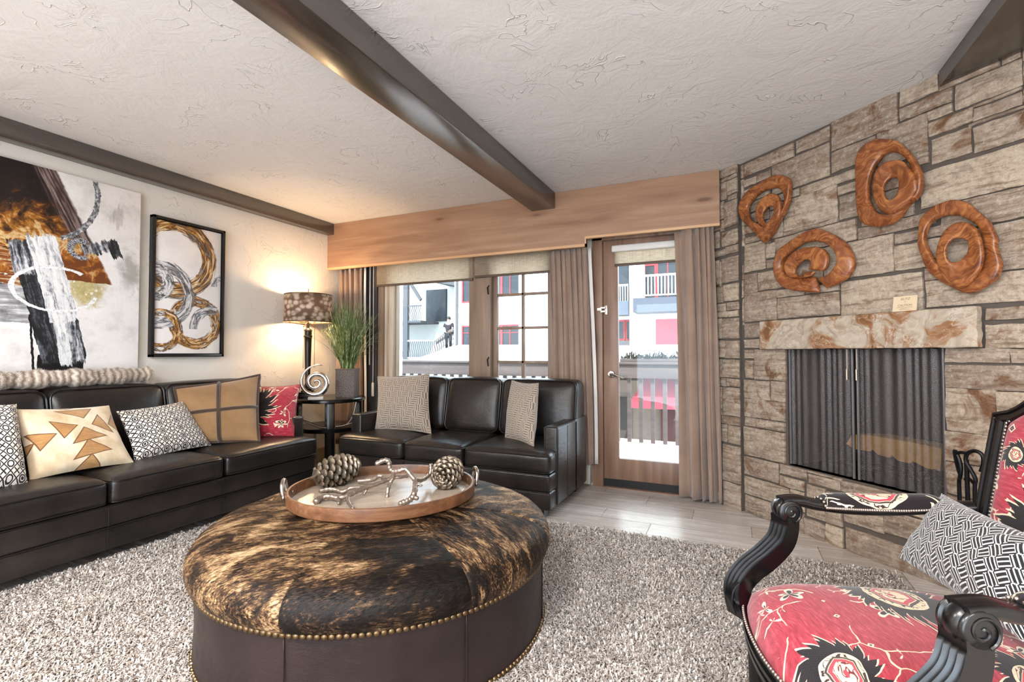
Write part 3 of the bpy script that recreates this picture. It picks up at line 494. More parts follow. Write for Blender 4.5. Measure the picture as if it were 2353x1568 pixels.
# firebox lining
for a in ((.33,.345,.38,1.15,-.5,-.02),(1.195,1.21,.38,1.15,-.5,-.02),(.33,1.21,.38,.395,-.5,-.02),(.33,1.21,1.14,1.155,-.5,-.02),(.33,1.21,.38,1.15,-.52,-.5)): fpanel(fw,*a,2)
tones=[0]*0; tints=[]
RS=random.Random(5)
tone_v=[0.0]*len(fw.v); tint_v=[0.0]*len(fw.v)
def stone(u0,u1,z0,z1,base):
    g=-.001; u0+=g;u1-=g;z0+=g;z1-=g
    if u1-u0<.012 or z1-z0<.012: return
    d=RS.uniform(.0,.010); t=RS.random(); t2=RS.random()**1.3; seed=RS.uniform(0,50)
    nu=max(2,int((u1-u0)/.03)); nv=max(2,int((z1-z0)/.03)); vs=[];fs=[]
    for j in range(nv+3):
        for i in range(nu+3):
            a=min(max(i-1,0),nu)/nu; b=min(max(j-1,0),nv)/nv; rim=i in (0,nu+2) or j in (0,nv+2)
            u=u0+(u1-u0)*a; z=z0+(z1-z0)*b
            ed=.0045*mnoise.noise(Vector((u*22,z*22,seed))); 
            if a in (0,1): u+=ed*1.2
            if b in (0,1): z+=ed
            if rim: o=-.010
            else:
                o=d+.005*mnoise.noise(Vector((u*9,z*13,seed)))+.004*mnoise.noise(Vector((u*30,z*36,seed)))
                e=min(a*(u1-u0),(1-a)*(u1-u0),b*(z1-z0),(1-b)*(z1-z0))
                o+= -.007*(1-min(1,e/.012))+.004
                if e<=1e-6: o-=.002
            vs.append(F(u,max(0,min(H,z)),o+base))
    w=nu+3
    fs=[(j*w+i,j*w+i+1,(j+1)*w+i+1,(j+1)*w+i) for j in range(nv+2) for i in range(nu+2)]
    fw.add(vs,fs,mi=0); tone_v.extend([t]*len(vs)); tint_v.extend([t2]*len(vs))
for q in STM: stone(*q,0)
for q in STN: stone(*q,.03)
for k in range(14):  # beyond the frame to the right
    z=k*.175
    for j in range(1): stone(2.21,2.59,z,min(H,z+.17),0)
STRUCT(MB().box((1.91,-2.6,0),(2.0,1.95,H)),'wall_right',m_wall)
rb=MB()
for lo,hi in (((XL,-2.7,0),(-1.9,-2.6,H)),((1.1,-2.7,0),(2.0,-2.6,H)),((-1.9,-2.7,2.15),(1.1,-2.6,H))): rb.box(lo,hi)
STRUCT(rb,'wall_added_behind',m_wall)  # unseen wall added behind the camera, its opening limits the sky light
fo=fw.build('wall_fireplace',mats=[m_stone,m_mortar,m_soot],kind='structure',smooth=50)
for nm,dat in (('tone',tone_v),('tint',tint_v)):
    at=fo.data.attributes.new(nm,'FLOAT','POINT'); at.data.foreach_set('value',dat)
# beams
def beam(name,x0,x1,y0,y1,z0,lab):
    o=MB().box((x0,y0,z0),(x1,y1,H-.001),bev=.006).build(name,m_beam); tag(o,lab,'beam'); return o
BL_='ceiling beams'
b=beam('ceiling_beam',-1.55,-1.34,-1.5,3.85,2.304,'dark wood ceiling beam running down the middle of the ceiling into the wooden valance')
b=beam('ceiling_beam',XL+.001,-3.755,-1.5,3.85,2.325,'dark wood ceiling beam tight against the left wall above the paintings')
bm_=MB(); bx0,bx1=FX+1.198*S2-.0,1.15
bm_.prism([(bx0,-1.5),(bx1,-1.5),(bx1,3.855-bx1-.015),(bx0,3.855-bx0-.015)],2.365,H-.001); tag(bm_.build('ceiling_beam',m_beam),'dark wood ceiling beam at upper right dying into the stone fireplace wall','beam')
# valance
vt=thing('window_valance','long knotty wood valance boxed over the curtains, window and door','valance',(-2,3.9,2.2))
X0,X1,XS=XL+.001,-.08,-1.076; Yv=3.85
pb=[(X0,1.985),(XS,1.985),(XS,2.045),(X1,2.045),(X1,H-.002),(X0,H-.002)]
MB().prism(pb,Yv,Yv+.02,'y').build('face_board',m_valance,vt,world=True)
lp=MB(); lp.box((X0,Yv-.002,1.965),(XS,Yv+.03,1.987)); lp.box((XS-.012,Yv-.002,1.965),(XS,Yv+.03,2.045)); lp.box((XS,Yv-.002,2.028),(X1,Yv+.03,2.047))
lp.build('lower_lip',mat_wood('valance_lip','#b98a62','#cfa47c','#dcb893',0,1,False,.4),vt,world=True)
MB().box((X1-.02,Yv+.02,2.045),(X1,YB-.002,H-.002)).build('end_board',m_valance,vt,world=True)
# window: left fixed sash + right casement with muntins
wf=MB()
wf.box((-3.33,YB-.02,.72),(-3.26,YB+.14,2.08),bev=.004)           # left jamb
ws=MB()
for k,(a,bb,dy) in enumerate(((-3.26,-3.235,.02),(-3.23,-3.20,.05),(-3.195,-3.165,.03),(-3.16,-3.145,.08))): ws.box((a,YB+dy-.02,.72),(bb,YB+.15,2.08),bev=.003)
wf.box((-2.255,YB-.03,.72),(-2.03,YB+.15,2.08),bev=.004)           # post between lights
wf.box((-3.33,YB-.02,.72),(-1.42,YB+.14,.80),bev=.004); wf.box((-3.33,YB-.02,2.0),(-1.42,YB+.14,2.08),bev=.004)
wf.box((-1.475,YB-.02,.72),(-1.42,YB+.14,2.08),bev=.004)
wobj=wf.build('window_1',m_windowwood,kind='structure'); ws.build('sash_stops',m_sashwood,wobj,world=True)
g=MB().box((-3.145,YB+.09,.80),(-2.255,YB+.096,2.0)); g.build('glass_pane',m_glass,wobj,world=True)
cs=MB(); y0,y1=YB+.03,YB+.075
cs.box((-2.03,y0,.78),(-1.99,y1,2.02),bev=.004); cs.box((-1.492,y0,.78),(-1.468,y1,2.02),bev=.004); cs.box((-2.03,y0,.78),(-1.47,y1,.85),bev=.004); cs.box((-2.03,y0,1.96),(-1.47,y1,2.02),bev=.004)
for z in (1.02,1.33,1.637): cs.box((-1.99,y0+.005,z-.012),(-1.49,y1-.005,z+.012),bev=.003)
cs.box((-1.748,y0+.005,.85),(-1.722,y1-.005,1.96),bev=.003)
cs.build('casement_sash',m_windowwood,wobj,world=True)
MB().box((-1.99,YB+.05,.85),(-1.492,YB+.055,1.96)).build('glass_pane',m_glass,wobj,world=True)
for z in (1.04,1.70):
    hb=MB(); hb.box((-2.052,YB-.01,z-.045),(-2.036,YB+.03,z+.045),bev=.003); hb.tube([(-2.044,YB-.02,z+.03),(-2.05,YB-.05,z),(-2.044,YB-.045,z-.06)],.006,6); hb.build('latch',m_iron,wobj,world=True)
# door
dc=MB(); dc.box((-1.076,YB-.03,0),(-.988,YB+.16,2.12),bev=.004); dc.box((-.162,YB-.03,0),(-.1,YB+.16,2.12),bev=.004); dc.box((-1.076,YB-.03,2.04),(-.1,YB+.16,2.12),bev=.004)
dobj=dc.build('door_1',m_doorwood,kind='structure')
dp=MB(); y0,y1=YB-.005,YB+.04
for lo,hi in (((-.985,.065),(-.865,2.035)),((-.285,.065),(-.165,2.035)),((-.865,.065),(-.285,.235)),((-.865,1.955),(-.285,2.035))): dp.box((lo[0],y0,lo[1]),(hi[0],y1,hi[1]),bev=.003)
dpo=dp.build('door_panel',m_doorwood,dobj,world=True)
MB().box((-.865,YB+.015,.235),(-.285,YB+.021,1.955)).build('glass_pane',m_glass,dpo,world=True)
MB().box((-.985,YB-.012,.004),(-.165,YB+.04,.066)).build('weatherstrip',m_black,dobj,world=True)
MB().box((-.985,YB-.05,0),(-.165,YB-.012,.008)).build('threshold',m_doorwood,dobj,world=True)
hd=MB(); hd.lathe([(0,0),(.03,0),(.031,.006),(.026,.012),(.012,.014),(.012,.045),(0,.045)],20,mtx=Matrix.Translation((-.922,YB-.005,.925))@Matrix.Rotation(PI/2,4,'X'))
hd.tube(cr([(-.922,YB-.05,.925),(-.90,YB-.055,.926),(-.86,YB-.055,.915),(-.81,YB-.05,.905)],5),[.012]*5+[.011]*6+[.009]*5,8); hd.build('door_handle',m_chrome,dpo,world=True)
lt=MB(); lt.box((-1.03,YB-.04,1.455),(-.995,YB-.03,1.475)); lt.box((-.975,YB-.015,1.42),(-.95,YB-.004,1.50),bev=.003); lt.box((-1.0,YB-.045,1.44),(-.962,YB-.02,1.452)); lt.box((-1.0,YB-.045,1.47),(-.962,YB-.02,1.482)); lt.build('security_latch',m_nickel,dobj,world=True)
# shades
def shade(name,lab,x0,x1,y,z0,z1,cass=None):
    t=thing(name,lab,'window shade',((x0+x1)/2,y,z1))
    MB().grid(lambda a,b:(x0+(x1-x0)*a,y+.002*math.sin(b*9),z0+(z1-z0)*b),12,6).build('fabric',m_shade,t,world=True)
    MB().box((x0,y-.008,z0-.022),(x1,y+.008,z0),bev=.004).build('hem_bar',plain('hem_bar','#5a4a3d',.6),t,world=True)
    if cass: MB().box((x0-.02,y-.03,cass[0]),(x1+.02,y+.03,cass[1]),bev=.012,seg=3).build('cassette',m_white,t,world=True)
    else: MB().tube([(x0,y+.01,z1+.02),(x1,y+.01,z1+.02)],.022,12).build('roller',m_white,t,world=True)
shade('roller_shade','woven beige roller shade half lowered over the wide left window pane',-3.325,-2.205,YB-.045,1.80,2.03)
shade('roller_shade','woven beige roller shade over the right window pane with small grid bars',-2.185,-1.43,YB-.045,1.82,2.03)
shade('roller_shade','small woven roller shade with white cassette on the glass door',-.885,-.28,YB-.03,1.835,1.93,(1.93,1.985))
wd=MB().tube([(-3.40,3.99,2.0),(-3.40,3.99,.98)],.007,8); tag(wd.build('wand',m_white),'thin pale rod hanging left of the wide window beside the shadow-dark wall strip','wand')
wd=MB(); wd.tube([(-3.35,3.985,2.0),(-3.35,3.985,.80)],.004,6); wd.box((-3.362,3.975,.66),(-3.338,3.995,.80),bev=.006); tag(wd.build('shade_cord',m_white),'shade pull cord ending in a pale weight left of the window','cord')
tr=MB().box((-3.53,YB-.03,0),(-3.335,YB-.001,2.1)); tr.build('wall_shadow_strip',plain('wall_in_shade','#4b4745',.5),kind='structure')  # dark strip stands in for the shaded wall between curtain and window
# baseboard heater
ht=MB(); ht.prism([(3.97,.02),(3.97,.15),(4.0,.20),(4.048,.20),(4.048,.02)],XL+.02,-1.085,'x'); tag(ht.build('baseboard_heater',m_offwhite),'pale metal baseboard heater along the window wall behind the sofa','heater')
ht=MB().box((XL+.001,2.92,.0),(XL+.02,3.95,.14),bev=.004); ht.build('baseboard_left',mat_wood('base_trim','#a07a4d','#bb9563','#c9a878',1,1,False),kind='structure')
# curtains
def curtain(name,lab,x0,x1,y,z0,z1,folds,amp,edge=0,flare=0,skew=0,seed=0,pw=1):
    t=thing(name,lab,'curtain',((x0+x1)/2,y,z0)); rr=random.Random(seed); ph=[rr.uniform(-.5,.5) for _ in range(folds*2+2)]
    def pos(a,b):
        w=(1+flare*(1-b)); xx=(x0+x1)/2+(a-.5)*(x1-x0)*w+skew*(1-b); k=(a**pw)*folds*2; i=int(k); 
        pha=k*PI+.5*math.sin(k*1.7+seed)+.25*math.sin(b*2.2+i)
        am=amp*(1+.35*math.sin(k*2.1+seed))*(.55+.45*min(1,(1-b)*1.6+.15))
        return (xx+.012*math.sin(k*PI*1.0+b*3),y+am*math.sin(pha)-.01*math.sin(b*5+a*4),z0+(z1-z0)*b)
    o=MB().grid(pos,folds*14,26).build('drape_panel',m_curtain,t,world=True,smooth=180)
    sd=o.modifiers.new('t','SOLIDIFY'); sd.thickness=.004
    if edge:
        e=MB().grid(lambda a,b:(pos(1 if edge>0 else 0,b)[0]+edge*(.004+.03*a),pos(1 if edge>0 else 0,b)[1]+.012+.025*a*0,z0+(z1-z0)*b),3,26).build('lining',m_lining,t,world=True,smooth=180)
        e.modifiers.new('t','SOLIDIFY').thickness=.003
    return t
curtain('curtain','pleated taupe curtain in the back left corner behind the lamp',-3.79,-3.44,3.935,.16,1.975,5,.036,edge=1,flare=.08,seed=1)
curtain('curtain','pleated taupe curtain between the window and the glass door',-1.43,-1.10,3.945,.19,1.975,7,.028,edge=1,flare=-.02,skew=.05,seed=4)
curtain('curtain','long taupe curtain to the floor right of the glass door by the stone',-.405,-.13,3.89,.022,2.035,5,.040,edge=0,flare=.10,skew=.035,seed=7,pw=2.1)
# ================================================================ SOFAS
def rrect(x0,x1,y0,y1,z,r,n=5,bulge=0):
    pts=[]
    for cx,cy,a in ((x1-r,y1-r,0),(x0+r,y1-r,PI/2),(x0+r,y0+r,PI),(x1-r,y0+r,1.5*PI)):
        for k in range(n+1):
            t=a+PI/2*k/n; pts.append((cx+r*math.cos(t),cy+r*math.sin(t),z))
    return pts
def rrect_xz(x0,x1,z0,z1,y,r,n=5,lean=0):
    return [(p[0],y+lean*(p[1]-z0),p[1]) for p in rrect(x0,x1,z0,z1,0,r,n)]
def make_sofa(name,label,W,divs,loc,rz,backs=None):
    t=thing(name,label,'sofa',loc,rz); h=W/2; D=.86; aw=.105; ay=.145
    b=MB(); b.box((-h+.012,.012,.068),(h-.012,ay+.01,.188),bev=.014,seg=3); b.box((-h+.012,.006,.188),(h-.012,ay+.01,.302),bev=.014,seg=3)
    b.box((-h+aw-.01,ay,.068),(h-aw+.01,D-.02,.30)); 
    base=b.build('base',m_leather,t)
    sm=MB()
    for x in divs[1:-1]: sm.tube([(x,.006,.078),(x,.004,.18)],.0022,5); sm.tube([(x,.0,.198),(x,.0,.295)],.0022,5)
    for z in (.187,.301): sm.tube([(-h+.02,.006,z),(h-.02,.006,z)],.004,6)
    sm.build('seam',m_piping,base)
    for sx in (-1,1):
        a=MB(); xo=sx*(h-.003); xi=sx*(h-aw)
        a.box((min(xo,xi),ay,.068),(max(xo,xi),.60,.60),bev=.018,seg=3); a.box((min(xo,xo-sx*.03),.55,.068),(max(xo,xo-sx*.03),D,.602),bev=.012)
        ao=a.build('arm',m_leather,t)
        p=MB(); zz=.592
        p.tube([(xo-sx*.004,ay+.006,.08),(xo-sx*.004,ay+.006,zz)],.0035,6); p.tube([(xo-sx*.004,ay+.006,zz),(xo-sx*.004,.59,zz)],.0035,6); p.tube([(xi+sx*.004,ay+.006,.45),(xi+sx*.004,ay+.006,zz)],.0035,6)
        for yy in (.36,.58): p.tube([(xo+sx*.0005,yy,.08),(xo+sx*.0005,yy,.585)],.0018,5)
        p.build('seam',m_piping,ao)
    n=len(divs)-1
    for i in range(n):
        a,c=divs[i]+.004,divs[i+1]-.004
        def wr(q,i=i):
            s=1
            return (q.x,q.y,q.z+.004*mnoise.noise(Vector((q.x*7,q.y*7,i*3.1)))+.0025*mnoise.noise(Vector((q.x*22,q.y*16,i*5.1))))
        cx0,cx1=a,c
        def T(q,i=i):
            # outer cushions wrap in front of the arm, narrower beside it
            q=Vector(wr(q))
            if q.y>ay-.02:
                k=min(1,(q.y-(ay-.02))/.03)
                if i==0: q.x=q.x+max(0,(-h+aw+.004)-q.x)*k*.98
                if i==n-1: q.x=q.x-max(0,q.x-(h-aw-.004))*k*.98
            return q
        so=MB().soft((a,-.014,.303),(c,.62,.442),.036,(.03,0,.006,.0),14,fn=T).build('seat_cushion',m_leather,t,smooth=180)
        pp=MB()
        for z in (.425,.318):
            pts=[(a+.012,.13 if i in (0,n-1) else .5,z)]+[(a+.006,.03,z),(a+.012,.0,z),(a+.03,-.0125,z)]+[(a+(c-a)*k/8,-.0165,z+(.0035*math.sin(PI*k/8) if z>.4 else 0)) for k in range(1,8)]+[(c-.03,-.0125,z),(c-.012,.0,z),(c-.006,.03,z),(c-.012,.13 if i in (0,n-1) else .5,z)]
            pp.tube(pts,.0048,6)
        pp.build('piping',m_piping,so)
    bd=backs or divs
    for i in range(len(bd)-1):
        a,c=bd[i]+.005,bd[i+1]-.005
        if i==0: a=-h+.014
        if i==len(bd)-2: c=h-.014
        lean=.20
        def L(q,i=i,a=a,c=c):
            k=q.z-.45; q=Vector(q); q.y+=lean*k
            q+=Vector((0,.005*mnoise.noise(Vector((q.x*9,q.z*9,i*4.4))),.004*mnoise.noise(Vector((q.x*8,q.y*9,i)))))
            return q
        so=MB().soft((a,.545,.452),(c,.74,.882),.045,(.016,0,.035,.006),14,fn=L).build('back_cushion',m_leather,t,smooth=180)
        pp=MB()
        for yy in (.556,.728):
            pts=[(x,yy+lean*(z-.45)-(.0 if yy<.6 else 0)-(.004 if yy<.6 else -.004),z) for (x,_,z) in rrect_xz(a+.004,c-.004,.458,.878,0,.05)]
            pts=[(x,y,z+(.012*math.sin(PI*min(1,max(0,(x-a)/(c-a)))) if z>.8 else 0)) for x,y,z in pts]
            pp.tube(pts,.0048,6,closed=True)
        pp.build('piping',m_piping,so)
    fr=MB().box((-h+.02,.76,.07),(h-.02,D,.80),bev=.02,seg=3).build('back_frame',m_leather,t)
    for sx in (-1,1):
        for yy in (.09,.80): MB().prism([(sx*(h-.10)-.03,yy-.03),(sx*(h-.10)+.03,yy-.03),(sx*(h-.10)+.03,yy+.03),(sx*(h-.10)-.03,yy+.03)],.0,.075).build('foot',m_blackfoot,t)
    return t
# sofa along the left wall: local x = world y
make_sofa('leather_sofa','long black leather sofa along the left wall under the two paintings',2.18,[-1.09,-.32,.32,1.09],(-2.98,1.81,.0),PI/2)
make_sofa('leather_sofa','smaller dark leather sofa standing below the window beside the glass door',1.80,[-.90,-.265,.25,.90],(-1.985,3.02,0),0)
# ================================================================ CUSHIONS
def pillow(name,label,BL,BR,TR,TL,th,front,back=None,cat='cushion',trim=None,pipe=None,pinch=.06,group=None,N=26,seed=0,wr=.006):
    BL,BR,TR,TL=[Vector(p) for p in (BL,BR,TR,TL)]; cen=(BL+BR+TR+TL)/4; nrm=((BR-BL).cross(TL-BL)).normalized()
    t=thing(name,label,cat,tuple((BL+BR)/2),0,group)
    def base(u,v):
        du=2*u-1; dv=2*v-1
        # sides curve inward between the corners
        uu=.5+.5*du*(1-pinch*(1-dv*dv)); vv=.5+.5*dv*(1-pinch*(1-du*du))
        return BL*(1-uu)*(1-vv)+BR*uu*(1-vv)+TR*uu*vv+TL*(1-uu)*vv
    def side(sg):
        def fn(u,v):
            u=.5-.5*math.cos(PI*u) if False else u
            p=base(u,v); a=max(0,1-abs(2*u-1)**2.6); b=max(0,1-abs(2*v-1)**2.6); f=(a*b)**.55
            w=wr*(mnoise.noise(Vector((u*3+seed,v*3,sg)))+.6*mnoise.noise(Vector((u*9+seed,v*7,sg+3))))*f**.3
            return p+nrm*(sg*(th/2*f+.002)+w)
        return fn
    MB().grid(side(1),N,N).build('cover',front,t,world=True,smooth=180)
    MB().grid(side(-1),N,N,flip=True).build('back_cover',back or front,t,world=True,smooth=180)
    edge=[base(k/20,0) for k in range(20)]+[base(1,k/20) for k in range(20)]+[base(1-k/20,1) for k in range(20)]+[base(0,1-k/20) for k in range(20)]
    if pipe: MB().tube(edge,.0045,6,closed=True).build('piping',pipe,t,world=True)
    if trim:
        def furry(pts,r,closed):
            m=MB(); m.tube(pts,r,8,closed=closed); P=[Vector(p) for p in pts]; rr=random.Random(3)
            for k in range(len(P)-(0 if closed else 1)):
                a,b=P[k],P[(k+1)%len(P)]
                for _ in range(int(max(4,(b-a).length*2600))):
                    q=a.lerp(b,rr.random()); d=Vector((rr.gauss(0,1),rr.gauss(0,1),rr.gauss(0,1))).normalized(); s=(b-a).cross(d).normalized()*.0011
                    m.add([q+d*r*.7-s,q+d*r*.7+s,q+d*(r+rr.uniform(.003,.007))],[(0,1,2)])
            return m
        furry([Vector(p) for p in edge],.011,True).build('fur_edging',trim,t,world=True)
        f=side(1)
        for pts in ([f(.5,k/24)+nrm*.004 for k in range(25)],[f(k/24,.5)+nrm*.004 for k in range(25)]): furry(pts,.013,False).build('fur_band',trim,t,world=True)
    return t
m_fur=mat_fabric('brown_fur','#33231a','#523b2c',.9,300,.6)
m_suede=mat_fabric('tan_suede','#7f6040','#9c7a53',.8,600,.5)
mk_red=mat_kilim('kilim_cushion',.42,.42,[(-.02,.2,.26,.2,17,.3)],seed=3.3,n=9)
# on the long sofa, from the near end
SB=.462
pillow('throw_pillow','black and white diamond woven cushion at the cut left edge, nearest end of long sofa',(-3.08,.93,SB),(-3.16,1.235,SB-.005),(-3.40,1.275,.835),(-3.47,.98,.86),.15,mat_diamond('diamond_weave_near',.36,.42,15),seed=1)
pillow('throw_pillow','tan hide cushion patched with brown triangles on the long black sofa',(-3.215,1.262,SB),(-3.185,1.715,SB),(-3.43,1.705,.785),(-3.42,1.255,.81),.15,mat_triangles(),plain('tan_back','#c7ab80',.8),seed=2,wr=.010)
pillow('throw_pillow','black and white diamond woven oblong cushion between the tan and fur-crossed cushions',(-3.215,1.735,SB),(-3.30,2.26,SB),(-3.50,2.19,.765),(-3.43,1.745,.745),.13,mat_diamond('diamond_weave',.50,.32,16),seed=3)
pillow('throw_pillow','camel suede cushion with brown fur edging and fur cross',(-3.45,2.13,SB+.012),(-3.115,2.485,SB),(-3.36,2.68,.93),(-3.575,2.172,.853),.14,m_suede,m_suede,trim=m_fur,seed=4)
pillow('throw_pillow','red rug-pattern cushion at the far end of the long sofa beside the lamp table',(-3.34,2.50,SB),(-3.085,2.765,SB),(-3.28,3.0,.838),(-3.52,2.70,.835),.14,mk_red,mk_red,pipe=plain('red_cord','#7a1d28',.8),seed=5)
m_fretA=mat_fret('taupe_key_weave',.44,.42,21,0,'#6f6257','#b3a698')
pillow('throw_pillow','taupe key-pattern square cushion at the left end of the window sofa',(-2.745,3.30,SB),(-2.21,3.33,SB-.005),(-2.345,3.50,.925),(-2.865,3.47,.895),.15,m_fretA,m_fretA,pipe=plain('taupe_cord','#96897c',.8),seed=6,pinch=.07)
pillow('throw_pillow','taupe key-pattern cushion leaning on the right arm of the window sofa',(-1.575,3.37,SB),(-1.255,3.145,SB-.004),(-1.325,3.42,.875),(-1.60,3.55,.885),.13,m_fretA,mat_fabric('cream_back','#cfc8c0'),pipe=plain('taupe_cord','#96897c',.8),seed=7,pinch=.07)
# ================================================================ FUR THROW
m_throw=M('faux_fur',.85,spec=.2,sheen=.5)
def _thr():
    m=m_throw; x,y,z=m.sep(m.co()); w=m.warp(m.comb(x*3,y,z*3),9,.05); a,b,c=m.sep(w); s=(b*27).frac(); f=(s-.5).abs()*2
    n=m.noise(m.comb(x*40,y*90,z*40),1,3); m.col(m.ramp(f*.7+n*.35,[(.2,'#85725f'),(.4,'#ac9a8a'),(.62,'#c9bcaf'),(.85,'#ddd3c8')])); m.bump(f+n*.4,.01,.6)
_thr()
th=MB(); rr=random.Random(8); cx,cz=-3.715,.945
def tr(y): return .052+.006*math.sin(y*31)+.004*math.sin(y*77)
P=[(cx+.006*math.sin(y*9),y,cz+.004*math.sin(y*13)) for y in np.linspace(.72,2.085,90)]
th.tube(P,[(tr(p[1])*(1.15 if i<88 else .8),tr(p[1])*(.95 if i<88 else .7)) for i,p in enumerate(P)],20,up=(0,0,1))
for _ in range(26000):
    y=rr.uniform(.72,2.09); a=rr.uniform(-.9,PI+.9); r=tr(y)
    ca,sa=math.cos(a),math.sin(a); q=Vector((cx+ca*r*1.13,y,cz+sa*r*.93)); d=Vector((ca,rr.gauss(0,.5),sa-.35)).normalized(); s=d.cross(Vector((0,1,.3))).normalized()*.0012
    th.add([q-s,q+s,q+d*rr.uniform(.008,.018)],[(0,1,2)])
tag(th.build('fur_throw',m_throw,smooth=180),'rolled faux fur throw lying along the top of the long sofa back','throw')
# ================================================================ RUG
def rug():
    x0,x1,y0,y1=-3.05,.72,-.2,3.0; rs=np.random.RandomState(4); N=230000
    # denser near the camera
    px=rs.uniform(x0,x1,N*2); py=rs.uniform(y0,y1,N*2); d=np.hypot(px,py); ang=np.degrees(np.arctan2(-px,py))
    vis=(ang>-45)&(ang<75)&(d>.8); inott=(np.hypot(px+1.37,py-1.70)<.63); keep=vis&~inott&(rs.rand(N*2)<np.clip(1.9/np.maximum(d,.3),.35,1)); keep&=~((px<-3.02))
    px,py=px[keep],py[keep]; n=len(px)
    # wavy edge
    h=rs.uniform(.013,.031,n)*(1+.25*np.sin(px*9+np.sin(py*7)*2)*np.cos(py*8)); a=rs.uniform(0,2*PI,n); ln=rs.uniform(.006,.020,n); w=rs.uniform(.0024,.0040,n)
    dx,dy=np.cos(a)*ln,np.sin(a)*ln; tx,ty=-np.sin(a)*w,np.cos(a)*w
    v=np.zeros((n,7,3),np.float32)
    for k,(f,hh,wd) in enumerate(((0,0,.8),(.35,.62,1.0),(.85,.95,.9))):
        v[:,2*k,0]=px+dx*f+tx*wd; v[:,2*k,1]=py+dy*f+ty*wd; v[:,2*k,2]=.004+h*hh
        v[:,2*k+1,0]=px+dx*f-tx*wd; v[:,2*k+1,1]=py+dy*f-ty*wd; v[:,2*k+1,2]=.004+h*hh
    v[:,6,0]=px+dx*1.5; v[:,6,1]=py+dy*1.5; v[:,6,2]=.004+h*.82
    base=np.arange(n)[:,None]*7
    q=np.concatenate([base+np.array([[0,1,3,2]]),base+np.array([[2,3,5,4]])],1).reshape(-1,4); t=base+np.array([[4,5,6]])
    me=bpy.data.meshes.new('shag_rug'); nv=n*7; me.vertices.add(nv); me.vertices.foreach_set('co',v.reshape(-1))
    loops=np.concatenate([q.reshape(-1),t.reshape(-1)]); me.loops.add(len(loops)); me.loops.foreach_set('vertex_index',loops.astype(np.int32))
    npoly=len(q)+len(t); me.polygons.add(npoly); st=np.concatenate([np.arange(len(q))*4,len(q)*4+np.arange(len(t))*3]).astype(np.int32); me.polygons.foreach_set('loop_start',st)
    me.update(calc_edges=True); me.polygons.foreach_set('use_smooth',[True]*npoly)
    tone=np.repeat(np.clip(rs.normal(.6,.27,n),0,1),7).astype(np.float32); at=me.attributes.new('tone','FLOAT','POINT'); at.data.foreach_set('value',tone)
    me.materials.append(m_rug.m)
    root=thing('shag_rug','thick cream and taupe shag rug under the ottoman and armchair','rug',(-1,1.4,0))
    link('pile',me,root,world=True,kind='stuff')
    MB().box((x0,y0,.0005),(x1,y1,.010),bev=.004).build('backing',m_rugbase,root,world=True)
rug()
# ================================================================ OTTOMAN
OX,OY=-1.37,1.70
ot=thing('round_ottoman','large round ottoman with brindle cowhide top, dark leather sides and brass nailheads','ottoman',(OX,OY,.0))
seams=[-165,-75,-29,15,60,105,150,195]
prof=[(.683,.286),(.700,.305),(.709,.335),(.706,.365),(.690,.392),(.660,.414),(.615,.432),(.54,.447),(.43,.457),(.28,.462),(.12,.464),(.0,.4645)]
def hr(z):
    return z
darks=[.42,.72,.5,.30,.4,.5,.5]; angs=[.35,-1.05,.2,.9,2,0,2.6]
rr=random.Random(21)
def dome(s):  # s 0..1 along the profile
    x=s*(len(prof)-1); i=min(int(x),len(prof)-2); f=x-i; return prof[i][0]*(1-f)+prof[i+1][0]*f, prof[i][1]*(1-f)+prof[i+1][1]*f
lens=[0]
for i in range(len(prof)-1): lens.append(lens[-1]+math.hypot(prof[i+1][0]-prof[i][0],prof[i+1][1]-prof[i][1]))
